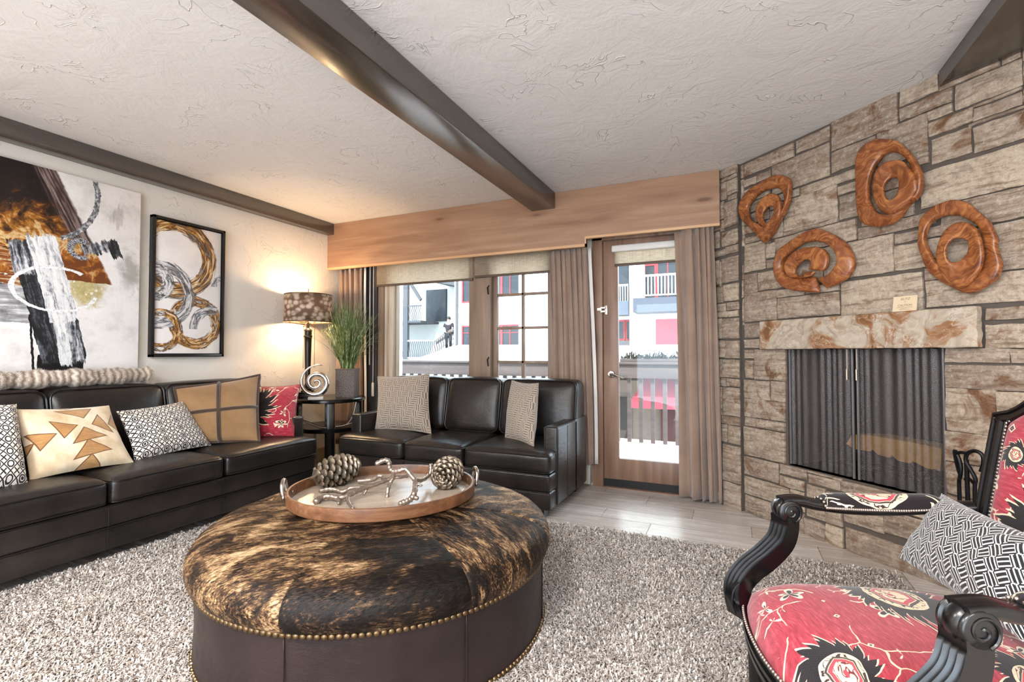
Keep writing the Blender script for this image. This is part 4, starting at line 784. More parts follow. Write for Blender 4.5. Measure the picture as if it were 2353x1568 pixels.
for k in range(7):
    a0,a1=math.radians(seams[k]),math.radians(seams[k+1]); mat=mat_hide('brindle_cowhide',k*3.7+1,angs[k]+a0,darks[k]); m=MB(); n=22
    def P(r,z,f):
        e=min(f,1-f)*(a1-a0)*max(r,.05); dip=.004*max(0,1-e/.008) # stitched seam
        a=a0+(a1-a0)*f; return Vector(((r-dip*.3)*math.cos(a),(r-dip*.3)*math.sin(a),z-dip+.003*mnoise.noise(Vector((r*math.cos(a)*6,r*math.sin(a)*6,k)))))
    fs=[0,.006,.02]+[j/n for j in range(1,n)]+[.98,.994,1]
    vs=[P(r,z,f) for r,z in prof for f in fs]; w=len(fs)
    m.add(vs,[(i*w+j,i*w+j+1,(i+1)*w+j+1,(i+1)*w+j) for i in range(len(prof)-1) for j in range(w-1)])
    ca,sa=math.cos(angs[k]+a0),math.sin(angs[k]+a0)
    nh=11000 if k in (0,1,2) else (6000 if k in (3,6) else 3500)
    for _ in range(nh):
        L=rr.random()**.75*lens[-1]*.80; i=0
        while lens[i+1]<L: i+=1
        f=(L-lens[i])/(lens[i+1]-lens[i]); r=prof[i][0]*(1-f)+prof[i+1][0]*f; z=prof[i][1]*(1-f)+prof[i+1][1]*f
        q=P(r,z,rr.random()); dr=prof[i+1][0]-prof[i][0]; dz=prof[i+1][1]-prof[i][1]; nn=Vector((dz*q.x/r,dz*q.y/r,-dr)).normalized()
        t=Vector((ca,sa,0)); t=t-nn*t.dot(nn); t=(t+Vector((rr.gauss(0,.18),rr.gauss(0,.18),rr.gauss(0,.1))))
        if i<4: t=t-Vector((0,0,.6))
        t=(t-nn*t.dot(nn)).normalized(); s=nn.cross(t)*.0008
        m.add([q-s,q+s,q+t*rr.uniform(.010,.018)+nn*rr.uniform(.0015,.0045)],[(0,1,2)])
    m.build('hide_panel',mat,ot,smooth=180)
    # leather side panel
    b=MB(); b.grid(lambda f,g:((.680-.006*(1-abs(2*g-1))+.0)*math.cos(a0+(a1-a0)*f),(.680-.006*(1-abs(2*g-1)))*math.sin(a0+(a1-a0)*f),.012+.276*g),24,6)
    b.tube([(.681*math.cos(a0),.681*math.sin(a0),z) for z in np.linspace(.012,.287,6)],.0025,6); b.build('side_panel',m_leather2,ot,smooth=180)
MB().lathe([(0,.008),(.66,.008),(.676,.014)],48).build('base',m_blackfoot,ot)
nail=MB().lathe([(.0108,0),(.0104,.003),(.008,.0065),(.004,.008),(0,.0083)],10); nm=nail.build('nailhead',m_brass,ot); nme=nm.data; bpy.data.objects.remove(nm)
def nails(r,z,cnt,vis_a,maxn):
    rest=MB(); made=0; v0=[v.co.copy() for v in nme.vertices]; f0=[tuple(p.vertices) for p in nme.polygons]
    items=[]
    for k in range(cnt):
        a=2*PI*k/cnt; d=math.hypot(OX+r*math.cos(a),OY+r*math.sin(a)); items.append((d,a))
    for j,(d,a) in enumerate(sorted(items)):
        mx=Matrix.Translation((r*math.cos(a),r*math.sin(a),z))@Matrix.Rotation(a,4,'Z')@Matrix.Rotation(PI/2,4,'Y')
        if j<maxn:
            o=bpy.data.objects.new('nailhead',nme); C.objects.link(o); o.parent=ot; o.matrix_local=mx
        else: rest.add([mx@v for v in v0],f0)
    rest.build('nailhead_row',m_brass,ot,kind='stuff')
nails(.684,.287,206,None,70); nails(.680,.026,206,None,30)
# ================================================================ TRAY + contents
TX,TY,TA=-1.43,1.783,math.atan2(.642,.766); Z0=.4655
ty=thing('serving_tray','oval wooden tray with metal ring handles on the cowhide ottoman','tray',(TX,TY,Z0),TA)
A,B_=.402,.366
def ell(a,b,n=64): return [(a*math.cos(2*PI*k/n),b*math.sin(2*PI*k/n)) for k in range(n)]
def ering(mb,prf,n=72):
    vs=[];fs=[];w=n
    for da,z in prf:
        for x,y in ell(A+da,B_+da,n): vs.append((x,y,z))
    for i in range(len(prf)-1):
        for k in range(n): fs.append((i*w+k,i*w+(k+1)%w,(i+1)*w+(k+1)%w,(i+1)*w+k))
    return mb.add(vs,fs)
ering(MB(),[(-.016,.0),(-.004,.0),(0,.004),(.003,.046),(.002,.052),(-.004,.054),(-.010,.052),(-.013,.046),(-.015,.010)]).build('rim',m_traywood,ty)
fl=MB(); fl.prism(ell(A-.013,B_-.013),.001,.010); fl.build('tray_base',m_trayfloor,ty)
for sx in (-1,1):
    hp=[(sx*(A+.004),-.045,.030),(sx*(A+.010),-.045,.055),(sx*(A+.013),-.038,.082),(sx*(A+.014),0,.094),(sx*(A+.013),.038,.082),(sx*(A+.010),.045,.055),(sx*(A+.004),.045,.030)]
    hb=MB().tube(cr(hp,6),.0085,10)
    for yy in (-.045,.045): hb.ball((sx*(A-.016),yy,.032),.008,10,6,sq=(.5,1,1)); hb.ball((sx*(A+.006),yy,.032),.012,10,6,sq=(.6,1,1))
    hb.build('handle',m_nickel,ty)
TF=Z0+.010
def pinecone(label,c,axis,L,Rm,seed):
    t=thing('pinecone',label,'pinecone',(c[0],c[1],TF)); ax=Vector(axis).normalized(); e1=ax.orthogonal().normalized(); e2=ax.cross(e1); c=Vector(c); m=MB(); rr=random.Random(seed); n=100
    m.tube([c-ax*L*.48,c+ax*L*.45],[Rm*.45,Rm*.22],10)
    for k in range(n):
        f=(k+.5)/n; a=k*2.39996; env=(math.sin(PI*min(1,f*.93+.09))**.6); r=Rm*env; z=(-.5+f)*L
        rad=e1*math.cos(a)+e2*math.sin(a); tan=ax.cross(rad); out=(rad*(.95-.75*max(0,f-.72)/.28)+ax*(.25+.9*f*f)).normalized(); nrm=out.cross(tan).normalized()
        b=c+ax*z+rad*Rm*.22*env; ln=r*.98; wd=Rm*.30*env+.005; vs=[];S=[(0,.35,0),(.35,.55,.006),(.7,.95,.010),(.9,.85,.006),(1.0,.35,.0)]
        for s,w,h in S:
            p=b+out*ln*s
            for q in (-1,0,1): vs.append(p+tan*wd*w*q+nrm*((h if q==0 else -.001)+ .25*wd*(1-abs(q))*s))
            vs.append(p-nrm*(.006 if s>.3 else .003))
        fs=[]
        for i in range(len(S)-1):
            o=i*4; fs+=[(o,o+1,o+5,o+4),(o+1,o+2,o+6,o+5),(o+2,o+3,o+7,o+6),(o+3,o,o+4,o+7)]
        o=(len(S)-1)*4; fs.append((o,o+1,o+2,o+3)); m.add(vs,fs)
    m.build('scales',m_cone,t,world=True,smooth=60); 
    MB().tube([c-ax*L*.5,c-ax*L*.60],[.008,.006],8).build('stem',m_cone,t,world=True)
    return t
pinecone('pewter pinecone lying on its side at the left end of the tray',(-1.72,1.80,TF+.068),(.22,.97,.06),.235,.068,1)
pinecone('pewter pinecone pointing at the viewer at the right end of the tray',(-1.225,1.985,TF+.066),(.18,-.93,-.10),.20,.066,2)
def branch(label,limbs,loc):
    t=thing('branch_ornament',label,'ornament',loc)
    m=MB()
    for pts,r0,r1 in limbs:
        P=cr(pts,5); n=len(P); m.tube(P,[(r0+(r1-r0)*i/(n-1))*(1+.18*math.sin(i*2.3)) for i in range(n)],8)
        m.ball(tuple(P[-1]),r1*1.05,8,5); m.ball(tuple(P[0]),r0*1.08,8,5)
    m.build('twigs',m_branch,t,world=True,smooth=60); return t
BR1,BR2=LIMBS
branch('silvery metal branch lying low across the left of the tray',BR1,(-1.5,1.7,TF))
branch('silvery metal branch standing up on its twigs in the tray by the right pinecone',BR2,(-1.38,1.85,TF))
# ================================================================ SIDE TABLE
QX,QY=-3.455,3.505; tb=thing('side_table','round black side table in the corner between the two sofas','table',(QX,QY,0))
MB().lathe([(0,.655),(.31,.655),(.322,.662),(.322,.682),(.315,.690),(0,.690)],56).build('table_top',m_blackwood,tb)
MB().lathe([(.0,.39),(.285,.39),(.29,.395),(.29,.425),(.285,.43),(0,.43)],48).build('shelf',m_blackwood,tb)
for k in range(4):
    a=math.radians(-43+90*k); mx=Matrix.Rotation(a,4,'Z'); MB().box((.235,-.032,.0),(.285,.032,.656),mtx=mx,bev=.003).build('leg',m_blackwood,tb)
def tbranch(pts,r): MB().tube(cr(pts,6),r,8).build('branch_stretcher',m_nickel,tb)
tbranch([(-.27,-.16,.46),(-.16,-.24,.50),(-.02,-.25,.485),(.10,-.22,.445),(.17,-.20,.437)],.011)
tbranch([(-.14,-.245,.50),(-.12,-.25,.54),(-.09,-.25,.60)],.005)
tbranch([(.19,-.12,.44),(.24,-.04,.452),(.26,.02,.53),(.27,.05,.65)],.010); tbranch([(.22,-.07,.442),(.28,-.02,.46),(.30,.06,.48)],.007)
tbranch([(.05,-.22,.39),(.06,-.23,.30),(.08,-.22,.20),(.10,-.2,.12)],.011); tbranch([(-.2,-.22,.26),(-.05,-.24,.20),(.08,-.22,.17)],.009); tbranch([(-.16,-.24,.03),(-.02,-.24,.10),(.08,-.22,.17)],.008)
TT=.690
# lamp
LX,LY=-3.625,3.40; la=thing('table_lamp','lit table lamp with snakeskin drum shade on a dark column','lamp',(LX,LY,TT))
lb=MB()
for hw,z0,z1 in ((.088,0,.022),(.078,.022,.034),(.064,.034,.05),(.046,.05,.064)): lb.box((-hw,-hw,z0),(hw,hw,z1),mtx=Matrix.Rotation(.5,4,'Z'),bev=.003)
lb.build('lamp_base',m_blackwood,la)
def flute(a,z): return 1
MB().lathe([(.036,.064),(.040,.075),(.030,.09),(.036,.10),(.028,.112),(.020,.13),(.028,.34),(.032,.50),(.034,.555),(.038,.56),(.038,.575),(.033,.58),(.033,.615),(.038,.62),(.034,.63),(.012,.645),(.010,.70),(.006,.70)],28).build('column',plain('bronze_column','#2b211d',.35,.4),la)
m_bronze=plain('bronze','#6b5136',.35,.9)
am=MB()
for k in range(3):
    a=2*PI*k/3+.6; ca,sa=math.cos(a),math.sin(a); am.tube(cr([(0,0,.665),(.018*ca,.018*sa,.69),(.04*ca,.04*sa,.668),(.058*ca,.058*sa,.655)],5),.005,6)
am.tube([(0,0,.645),(0,0,.97)],.006,8); am.build('socket_arms',m_bronze,la)
for k in range(3):
    a=2*PI*k/3+.6; x,y=.058*math.cos(a),.058*math.sin(a); pc=MB()
    for j in range(44): pc.ball((x,y,.653-j*.0088),.0036,6,4)
    pc.build('pull_chain',m_bronze,la)
m_lshade=M('snakeskin_shade',.55,spec=.3)
def _ls():
    m=m_lshade; p=m.co(); x,y,z=m.sep(p); a=y.atan2(x); q=m.comb(a*.21,z*1.25,0); v=m.voro(q,19,'F1'); e=m.noise(q,9,3); c=m.ramp(v,[(.25,'#d6ccbd'),(.46,'#b9a995'),(.58,'#7d6e60'),(.72,'#62554a')])
    m.col(m.mix(e.ss(.5,.65)*.55,c,'#4a3c32'))
    tr=m.n('ShaderNodeBsdfTranslucent'); tr.inputs[0].default_value=(.30,.17,.08,1); xx=m.n('ShaderNodeMixShader'); xx.inputs[0].default_value=.2
    m.nt.links.new(m.b.outputs[0],xx.inputs[1]); m.nt.links.new(tr.outputs[0],xx.inputs[2]); m.nt.links.new(xx.outputs[0],m.out.inputs[0])
_ls()
so=MB().lathe([(.212,.70),(.208,.955)],64).build('lamp_shade',m_lshade,la); so.modifiers.new('t','SOLIDIFY').thickness=.003
rg=MB()
for r,z in ((.212,.70),(.208,.955)): rg.tube([(r*math.cos(2*PI*k/48),r*math.sin(2*PI*k/48),z) for k in range(48)],.004,6,closed=True)
for k in range(3): a=2*PI*k/3; rg.tube([(0,0,.95),(.206*math.cos(a),.206*math.sin(a),.95)],.002,5)
rg.build('shade_ring',m_bronze,so)
MB().tube([(0,0,.95),(0,0,1.015)],[.004,.003],8).build('finial',m_bronze,la)
bulb=M('bulb_glow'); em=bulb.n('ShaderNodeEmission'); em.inputs[0].default_value=(1,.72,.42,1); em.inputs[1].default_value=14; bulb.nt.links.new(em.outputs[0],bulb.out.inputs[0])
MB().ball((0,0,.80),.033,16,10,sq=(1,1,1.25)).build('bulb',bulb,la)
# spiral ornament
SX,SY=-3.36,3.245; sp=thing('spiral_ornament','silver spiral sculpture on a small pale block by the lamp','ornament',(SX,SY,TT),math.radians(42))
MB().box((-.062,-.03,0),(.062,.03,.026),bev=.003).build('plinth',plain('pale_plinth','#cfc8c2',.4),sp)
pts=[];rad=[]
for k in range(110):
    f=k/109; a=math.radians(72)+f*2*PI*2.35; r=.130*(1-f)**1.15+.008; r=r*(1.0 if f>.10 else 1+.18*(.10-f)/.10)
    pts.append((r*math.cos(a)+.0,0,.150+r*math.sin(a))); rad.append(.0045+.0215*min(1,f/.28) if f<.28 else .022*(1-(f-.28)/.72)**.8+.004)
MB().tube(pts,rad,12,up=(0,1,0)).build('spiral',m_silver,sp,smooth=180)
# plant
GX,GY=-3.345,3.62; gp=thing('potted_grass','tall green ornamental grass in a square grey-brown metal pot','plant',(GX,GY,TT),math.radians(25))
m_pot=M('hammered_pot',.45,'#5a4e48',.35)
m_pot.bump(m_pot.voro(m_pot.co(),110),.004,.6)
pt=MB(); w=.086; hgt=.265
pt.prism([(-w,-w),(w,-w),(w,w),(-w,w)],0,hgt-.001,cap=True)
pt.box((-w-.003,-w-.003,hgt-.012),(w+.003,w+.003,hgt),bev=.003); pt.build('pot',m_pot,gp)
gl=MB(); rr=random.Random(31); Gm=PM[gp.name]; Gi=Gm.inverted()
def gclamp(q):
    p=Gm@q
    if p.y>3.86: p.y=3.86+.0*(p.y-3.86)
    d=Vector((p.x-LX,p.y-LY,0)); lim=.235 if p.z>TT+.66 else .10
    if d.length<lim: d=d.normalized()*lim; p.x=LX+d.x; p.y=LY+d.y
    return Gi@p
for k in range(520):
    a=rr.uniform(0,2*PI); r0=.055*math.sqrt(rr.random()); sp_=abs(rr.gauss(0,.12)) if k<500 else rr.uniform(.25,.4); h=rr.uniform(.46,.73)*(1-.4*sp_) if k>40 else rr.uniform(.25,.45); b=rr.uniform(0,2*PI)
    x0,y0=r0*math.cos(a),r0*math.sin(a); dx,dy=math.cos(a)*sp_+rr.gauss(0,.03),math.sin(a)*sp_+rr.gauss(0,.03); wd=rr.uniform(.0024,.0048)
    vs=[]
    for j in range(7):
        f=j/6; bend=f**1.7; q=gclamp(Vector((x0+dx*bend*1.0+dx*.25*f,y0+dy*bend+dy*.25*f,hgt-.02+h*f-(.10*sp_*f**3 if sp_<.25 else .45*sp_*f**3)))); s=Vector((math.cos(b),math.sin(b),0))*wd*(1-f**2*.9); vs+=[q-s,q+s]
    gl.add(vs,[(2*j,2*j+1,2*j+3,2*j+2) for j in range(6)])
m_grass=M('grass_blade',.45,spec=.4)
def _gr():
    m=m_grass; p=m.co(); x,y,z=m.sep(p); n=m.noise(m.map(p,(70,70,1.5)),1,2,.6); m.col(m.ramp(n,[(.3,'#27331b'),(.45,'#4f6134'),(.55,'#7f8f58'),(.63,'#b9be8e'),(.72,'#dfe0c0')]))
_gr(); gl.build('grass_blades',m_grass,gp,smooth=180)
# ================================================================ FIREPLACE PARTS
def fpt(u,z,o): return Vector(F(u,z,o))
mt=thing('stone_mantel','long flagstone mantel slab above the firebox','mantel',F(.78,1.125,.03))
def mant(q): # local u along wall, y out, z
    n=mnoise.noise(Vector((q.x*9,q.z*12,2)))*.006+mnoise.noise(Vector((q.x*25,q.z*25,7)))*.003
    u=q.x; 
    if abs(u-.205)<.02 or abs(u-1.352)<.03: u+=.006*mnoise.noise(Vector((q.z*30,1,1)))
    return F(u,q.z+.003*mnoise.noise(Vector((q.x*14,5,0))),q.y+n*(1 if q.y>.03 else 0))
MB().soft((.20,.014,1.125),(1.355,.062,1.308),.008,(0,0,0,0),40,fn=mant).build('slab',m_mantel,mt,world=True,smooth=60)
m_gather=plain('gathered_mesh','#6b6667',.5,.5,var=.3)
# mesh curtains
for k,(u0,u1) in enumerate(((.352,.756),(.776,1.188))):
    sc_=thing('fireplace_screen',('left' if k==0 else 'right')+' half of the pleated metal mesh curtain across the firebox','fire screen',F((u0+u1)/2,.4,-.03))
    def pos(a,b,u0=u0,u1=u1,k=k):
        u=u0+(u1-u0)*a; o=-.035+.004*math.sin(a*57+2*math.sin(a*9)+k)+.003*math.sin(a*23+2)+.010*math.exp(-((a-(1 if k==0 else 0))/.05)**2)*math.sin(a*190)
        return F(u,.404+.722*b,o)
    MB().grid(pos,150,4,uvfn=lambda a,b,u0=u0,u1=u1:((u1-u0)*a,.72*b)).build('mesh_panel',m_mesh,sc_,world=True,smooth=180)
    MB().tube([F(u0,1.128,-.035),F(u1,1.128,-.035)],.006,8).build('rod',m_iron,sc_,world=True)
    up=.728 if k==0 else .781
    pl=MB(); pl.tube([F(up,1.122,-.012),F(up,1.01,-.012)],.0032,6); pl.tube([F(up,1.01,-.012),F(up,.95,-.012)],.0062,8); pl.build('pull_handle',m_chrome,sc_,world=True)
    for ue in (u0+.004,u1-.004): MB().tube([F(ue,.404,-.022),F(ue,1.124,-.022)],.0075,8).build('edge_bar',m_gather,sc_,world=True)
lg=thing('firewood_log','split yellow log resting behind the right mesh curtain','log',F(.88,.53,-.17))
pg=[(.655,.575),(.69,.632),(.80,.645),(1.0,.640),(1.13,.632),(1.12,.52),(1.06,.522),(1.0,.545),(.985,.53),(.93,.532),(.90,.556),(.885,.54),(.83,.545),(.80,.568),(.785,.555),(.70,.552)]
lm=MB(); n=len(pg); vs=[F(u,z,o) for o in (-.10,-.24) for u,z in pg]; lm.add(vs,[(i,(i+1)%n,n+(i+1)%n,n+i) for i in range(n)]+[tuple(range(n))[::-1],tuple(range(n,2*n))]); lm.build('log',m_log,lg,world=True,smooth=0)
gr=thing('fire_grate','dark iron grate under the log in the firebox','grate',F(.85,.40,-.2)); gm=MB()
for k in range(7):
    u=.62+k*.08; gm.tube([F(u,.47,-.10),F(u,.45,-.12),F(u,.45,-.34)],.009,6); gm.tube([F(u,.47,-.10),F(u,.525,-.095)],.009,6)
gm.tube([F(.58,.45,-.13),F(1.14,.45,-.13)],.010,6); gm.tube([F(.58,.45,-.30),F(1.14,.45,-.30)],.010,6); gm.build('bars',m_iron,gr,world=True)
for k in range(4): gg=MB().tube([F(.64 if k%2 else 1.08,.398,-.13 if k<2 else -.30),F(.64 if k%2 else 1.08,.45,-.13 if k<2 else -.30)],.009,6).build('leg',m_iron,gr,world=True)
# caution plaque on the mantel
cp=thing('caution_plaque','small cream plaque with caution lettering above the mantel','sign',F(1.06,1.308,.03))
a0=.0
PU,PZ=(1.008,1.115),(1.3085,1.384)
def pq(u,z,o): return F(PU[0]+(PU[1]-PU[0])*u,PZ[0]+(PZ[1]-PZ[0])*z,.050-.012*z+o)
MB().add([pq(u,z,o) for o in (-.006,0) for z in (0,1) for u in (0,1)],[(0,1,3,2),(4,6,7,5),(0,4,5,1),(2,3,7,6),(0,2,6,4),(1,5,7,3)]).build('plate',plain('cream_card','#dcc7a6',.6),cp,world=True,smooth=0)
m_ink=plain('brown_ink','#6b5136',.7)
def text(body,u,z,size,parent,name,mat,fn_o=.0006,ital=0,sx=1):
    cu=bpy.data.curves.new(name,'FONT'); cu.body=body; cu.size=size; cu.align_x='CENTER'; cu.align_y='CENTER'; cu.shear=ital
    o=bpy.data.objects.new('tmp',cu); me=bpy.data.meshes.new_from_object(o); bpy.data.objects.remove(o)
    W_=PU[1]-PU[0]; H_=PZ[1]-PZ[0]
    for v in me.vertices: v.co=Vector(pq(u+v.co.x*sx/W_,z+v.co.y/H_,fn_o))
    me.materials.append(mat.m); me.name=name
    return link(name,me,parent,world=True)
text('CAUTION',.52,.38,.0155,cp,'lettering',m_ink,sx=.92)
text('RUTZ',.50,.80,.0165,cp,'lettering',m_ink,ital=.35); text('U',.53,.62,.011,cp,'lettering',m_ink)
ln=MB()
for (u0,u1,z) in ((.16,.88,.235),(.34,.62,.165),(.28,.76,.09)):
    u=u0
    while u<u1:
        w=RS.uniform(.02,.07); w=min(w,u1-u); ln.add([pq(u,z,.0006),pq(u+w,z,.0006),pq(u+w,z+.022,.0006),pq(u,z+.022,.0006)],[(0,1,2,3)]); u+=w+.012
ln.build('fine_print',m_ink,cp,world=True,smooth=0)
# carved wooden wall pieces
CL={'A':'heart-shaped carved wooden loop hung highest left on the stone wall','B':'tall carved wooden loop with oval eye, topmost on the stone wall','C':'carved wooden swirl with a split rim, low left above the mantel','D':'largest live-edge carved wooden swirl, rightmost on the stone wall'}
for key,rings in CARV.items():
    O0=rings[0][2]; t=thing('wood_carving',CL[key],'wall carving',F(sum(p[0] for p in O0)/len(O0),sum(p[1] for p in O0)/len(O0),.03),group='carved wooden wall loops')
    for ri,(lift,gap,O,I) in enumerate(rings):
        if gap: O=O[gap:]+O[:gap]; I=I[gap:]+I[:gap]
        PO=cr(O,6,closed=not gap); PI_=cr(I,6,closed=not gap); n=len(PO); NS=18; vs=[]; th=.024 if ri==0 else .022
        for i in range(n):
            o,q=Vector(PO[i]),Vector(PI_[i]); mid=(o+q)/2; h=(o-q)/2; e=1
            if gap:
                k=min(i,n-1-i)/4; e=min(1,.45+.55*k)
                mid=mid+h*.12*math.sin(i*3.1)*(1-min(1,k))
            live=1+(.05 if ri==0 else .015)*mnoise.noise(Vector((o.x*34,o.y*34,3+ri)))
            tw=.014*math.sin(2*PI*i/n+(1.2 if key in 'AB' else .2))
            for k in range(NS):
                w=2*PI*k/NS; cc,ss_=math.cos(w),math.sin(w); cx=math.copysign(abs(cc)**.55,cc); cy=math.copysign(abs(ss_)**.75,ss_)
                m2=mid+h*(cx*(live if cx>0 else 1)); dish=-.010*(1-cx*cx)*(1 if cy>0 else 0)*(.8 if ri else .3)
                vs.append(F(m2.x,m2.y,max(.022,lift+.012+cy*th*e*(.75 if cx<0 and ri==1 else 1)+tw*cx*.8+dish)))
        N2=n if not gap else n-1
        fs=[(i*NS+k,i*NS+(k+1)%NS,((i+1)%n)*NS+(k+1)%NS,((i+1)%n)*NS+k) for i in range(N2) for k in range(NS)]
        if gap: fs+=[tuple(range(NS))[::-1],tuple(range((n-1)*NS,n*NS))]
        MB().add(vs,fs).build('loop' if ri==0 else 'inner_loop',m_carve,t,world=True,smooth=75)
# fire tools
ft=thing('fireplace_tools','black wrought iron fire tools with scrolled tops between the stone wall and the armchair','fire tools',F(1.33,0,.14))
def tool(nm,pts,r): MB().tube(cr([F(u,z,o) for u,z,o in pts],6),r,8).build(nm,m_iron,ft,world=True)
tool('tool_handle',[(1.312,.08,.12),(1.310,.40,.12),(1.309,.53,.12),(1.318,.56,.13),(1.322,.60,.13),(1.312,.64,.125),(1.296,.668,.12),(1.30,.63,.12),(1.309,.585,.12),(1.318,.565,.125)],.008)
tool('tool_handle',[(1.375,.08,.14),(1.374,.50,.14),(1.378,.56,.14),(1.362,.60,.14),(1.345,.635,.14),(1.352,.668,.14),(1.378,.684,.14),(1.402,.672,.14),(1.406,.64,.14),(1.396,.60,.14)],.008)
tool('crossbar',[(1.302,.66,.13),(1.33,.668,.135),(1.352,.665,.14)],.007); tool('crossbar',[(1.33,.55,.12),(1.35,.56,.13),(1.374,.54,.14)],.006)
tool('stand_pole',[(1.345,.02,.13),(1.345,.30,.13),(1.345,.64,.135)],.009)
MB().lathe([(0,0),(.10,0),(.10,.012),(.03,.022),(0,.022)],24,c=F(1.345,0,.14)).build('stand_base',m_iron,ft,world=True)
# ================================================================ WALL ART
def art(name,label,y0,y1,z0,z1,mat,depth,frame=None):
    t=thing(name,label,'painting',(XL,(y0+y1)/2,z0)); MB().box((XL+.004,y0,z0),(XL+depth,y1,z1),bev=.002).build('canvas',mat,t,world=True)
    if frame:
        fb=MB(); w=frame; x0,x1=XL+.002,XL+depth+.016
        for a in ((y0-w,y0-.006,z0-w,z1+w),(y1+.006,y1+w,z0-w,z1+w),(y0-w,y1+w,z0-w,z0-.006),(y0-w,y1+w,z1+.006,z1+w)): fb.box((x0,a[0],a[2]),(x1,a[1],a[3]),bev=.002)
        fb.box((x0,y0-w,z0-w),(x0+.008,y1+w,z1+w)); fb.build('frame',plain('black_frame','#191817',.35),t,world=True)
    return t
def mat_rings():
    m=M('ring_painting',.5,spec=.4); _,y,z=m.sep(m.co()); p=m.comb(y,z,0); w=m.warp(p,16,.012); yy,zz,_=m.sep(w); yy=yy-.006; zz=zz-.006
    n=m.noise(p,7,4); c=m.mix(n.ss(.4,.7)*.35,'#e9e3df','#cfc9c8')
    st=m.noise(p,26,4,.7,1.5)
    def ring(c,cy,cz,r,w,cols,a=None,th=.5):
        dy=yy-cy; dz=zz-cz; d=(dy*dy+dz*dz).sqrt(); an=dz.atan2(dy); g=m.noise(m.comb(d*55,an*1.6,cy*9),1,4,.65,.8); e=(d-r).abs()+(g-.5)*w*.9
        k=e.ss(w*.62,w*.5); col=m.ramp(g,cols); s=k*(g.ss(.36,.44)*(1-th)+th)
        if a is not None: s=s*(((an-a[0]).abs()).lt(a[1]))
        return m.mix(s,c,col)
    gold=[(.30,'#140e0b'),(.44,'#33200f'),(.50,'#8a5a24'),(.56,'#c89a55'),(.64,'#e6d9c4'),(.72,'#5b3a1c')]
    grey=[(.30,'#121113'),(.45,'#4a4a4f'),(.52,'#b9b8bb'),(.6,'#e4e1df'),(.7,'#2b2a2d')]
    c=ring(c,2.315,1.825,.252,.105,gold,None,.65); c=ring(c,2.47,1.335,.165,.075,gold,None,.25); c=ring(c,2.20,1.535,.215,.070,grey,None,.45); c=ring(c,2.17,1.62,.09,.08,grey,None,.2)
    c=ring(c,2.60,1.285,.155,.060,grey,(2.7,1.35),.5); c=ring(c,2.68,1.636,.07,.045,grey,(PI,1.4),.3); c=ring(c,2.21,1.27,.13,.05,gold,None,.1)
    m.col(c); m.bump(st+n,.004,.5); return m
art('framed_painting','narrow black-framed abstract painting of gold and grey rings left of the lamp',2.170,2.668,1.098,2.078,mat_rings(),.030,.026)
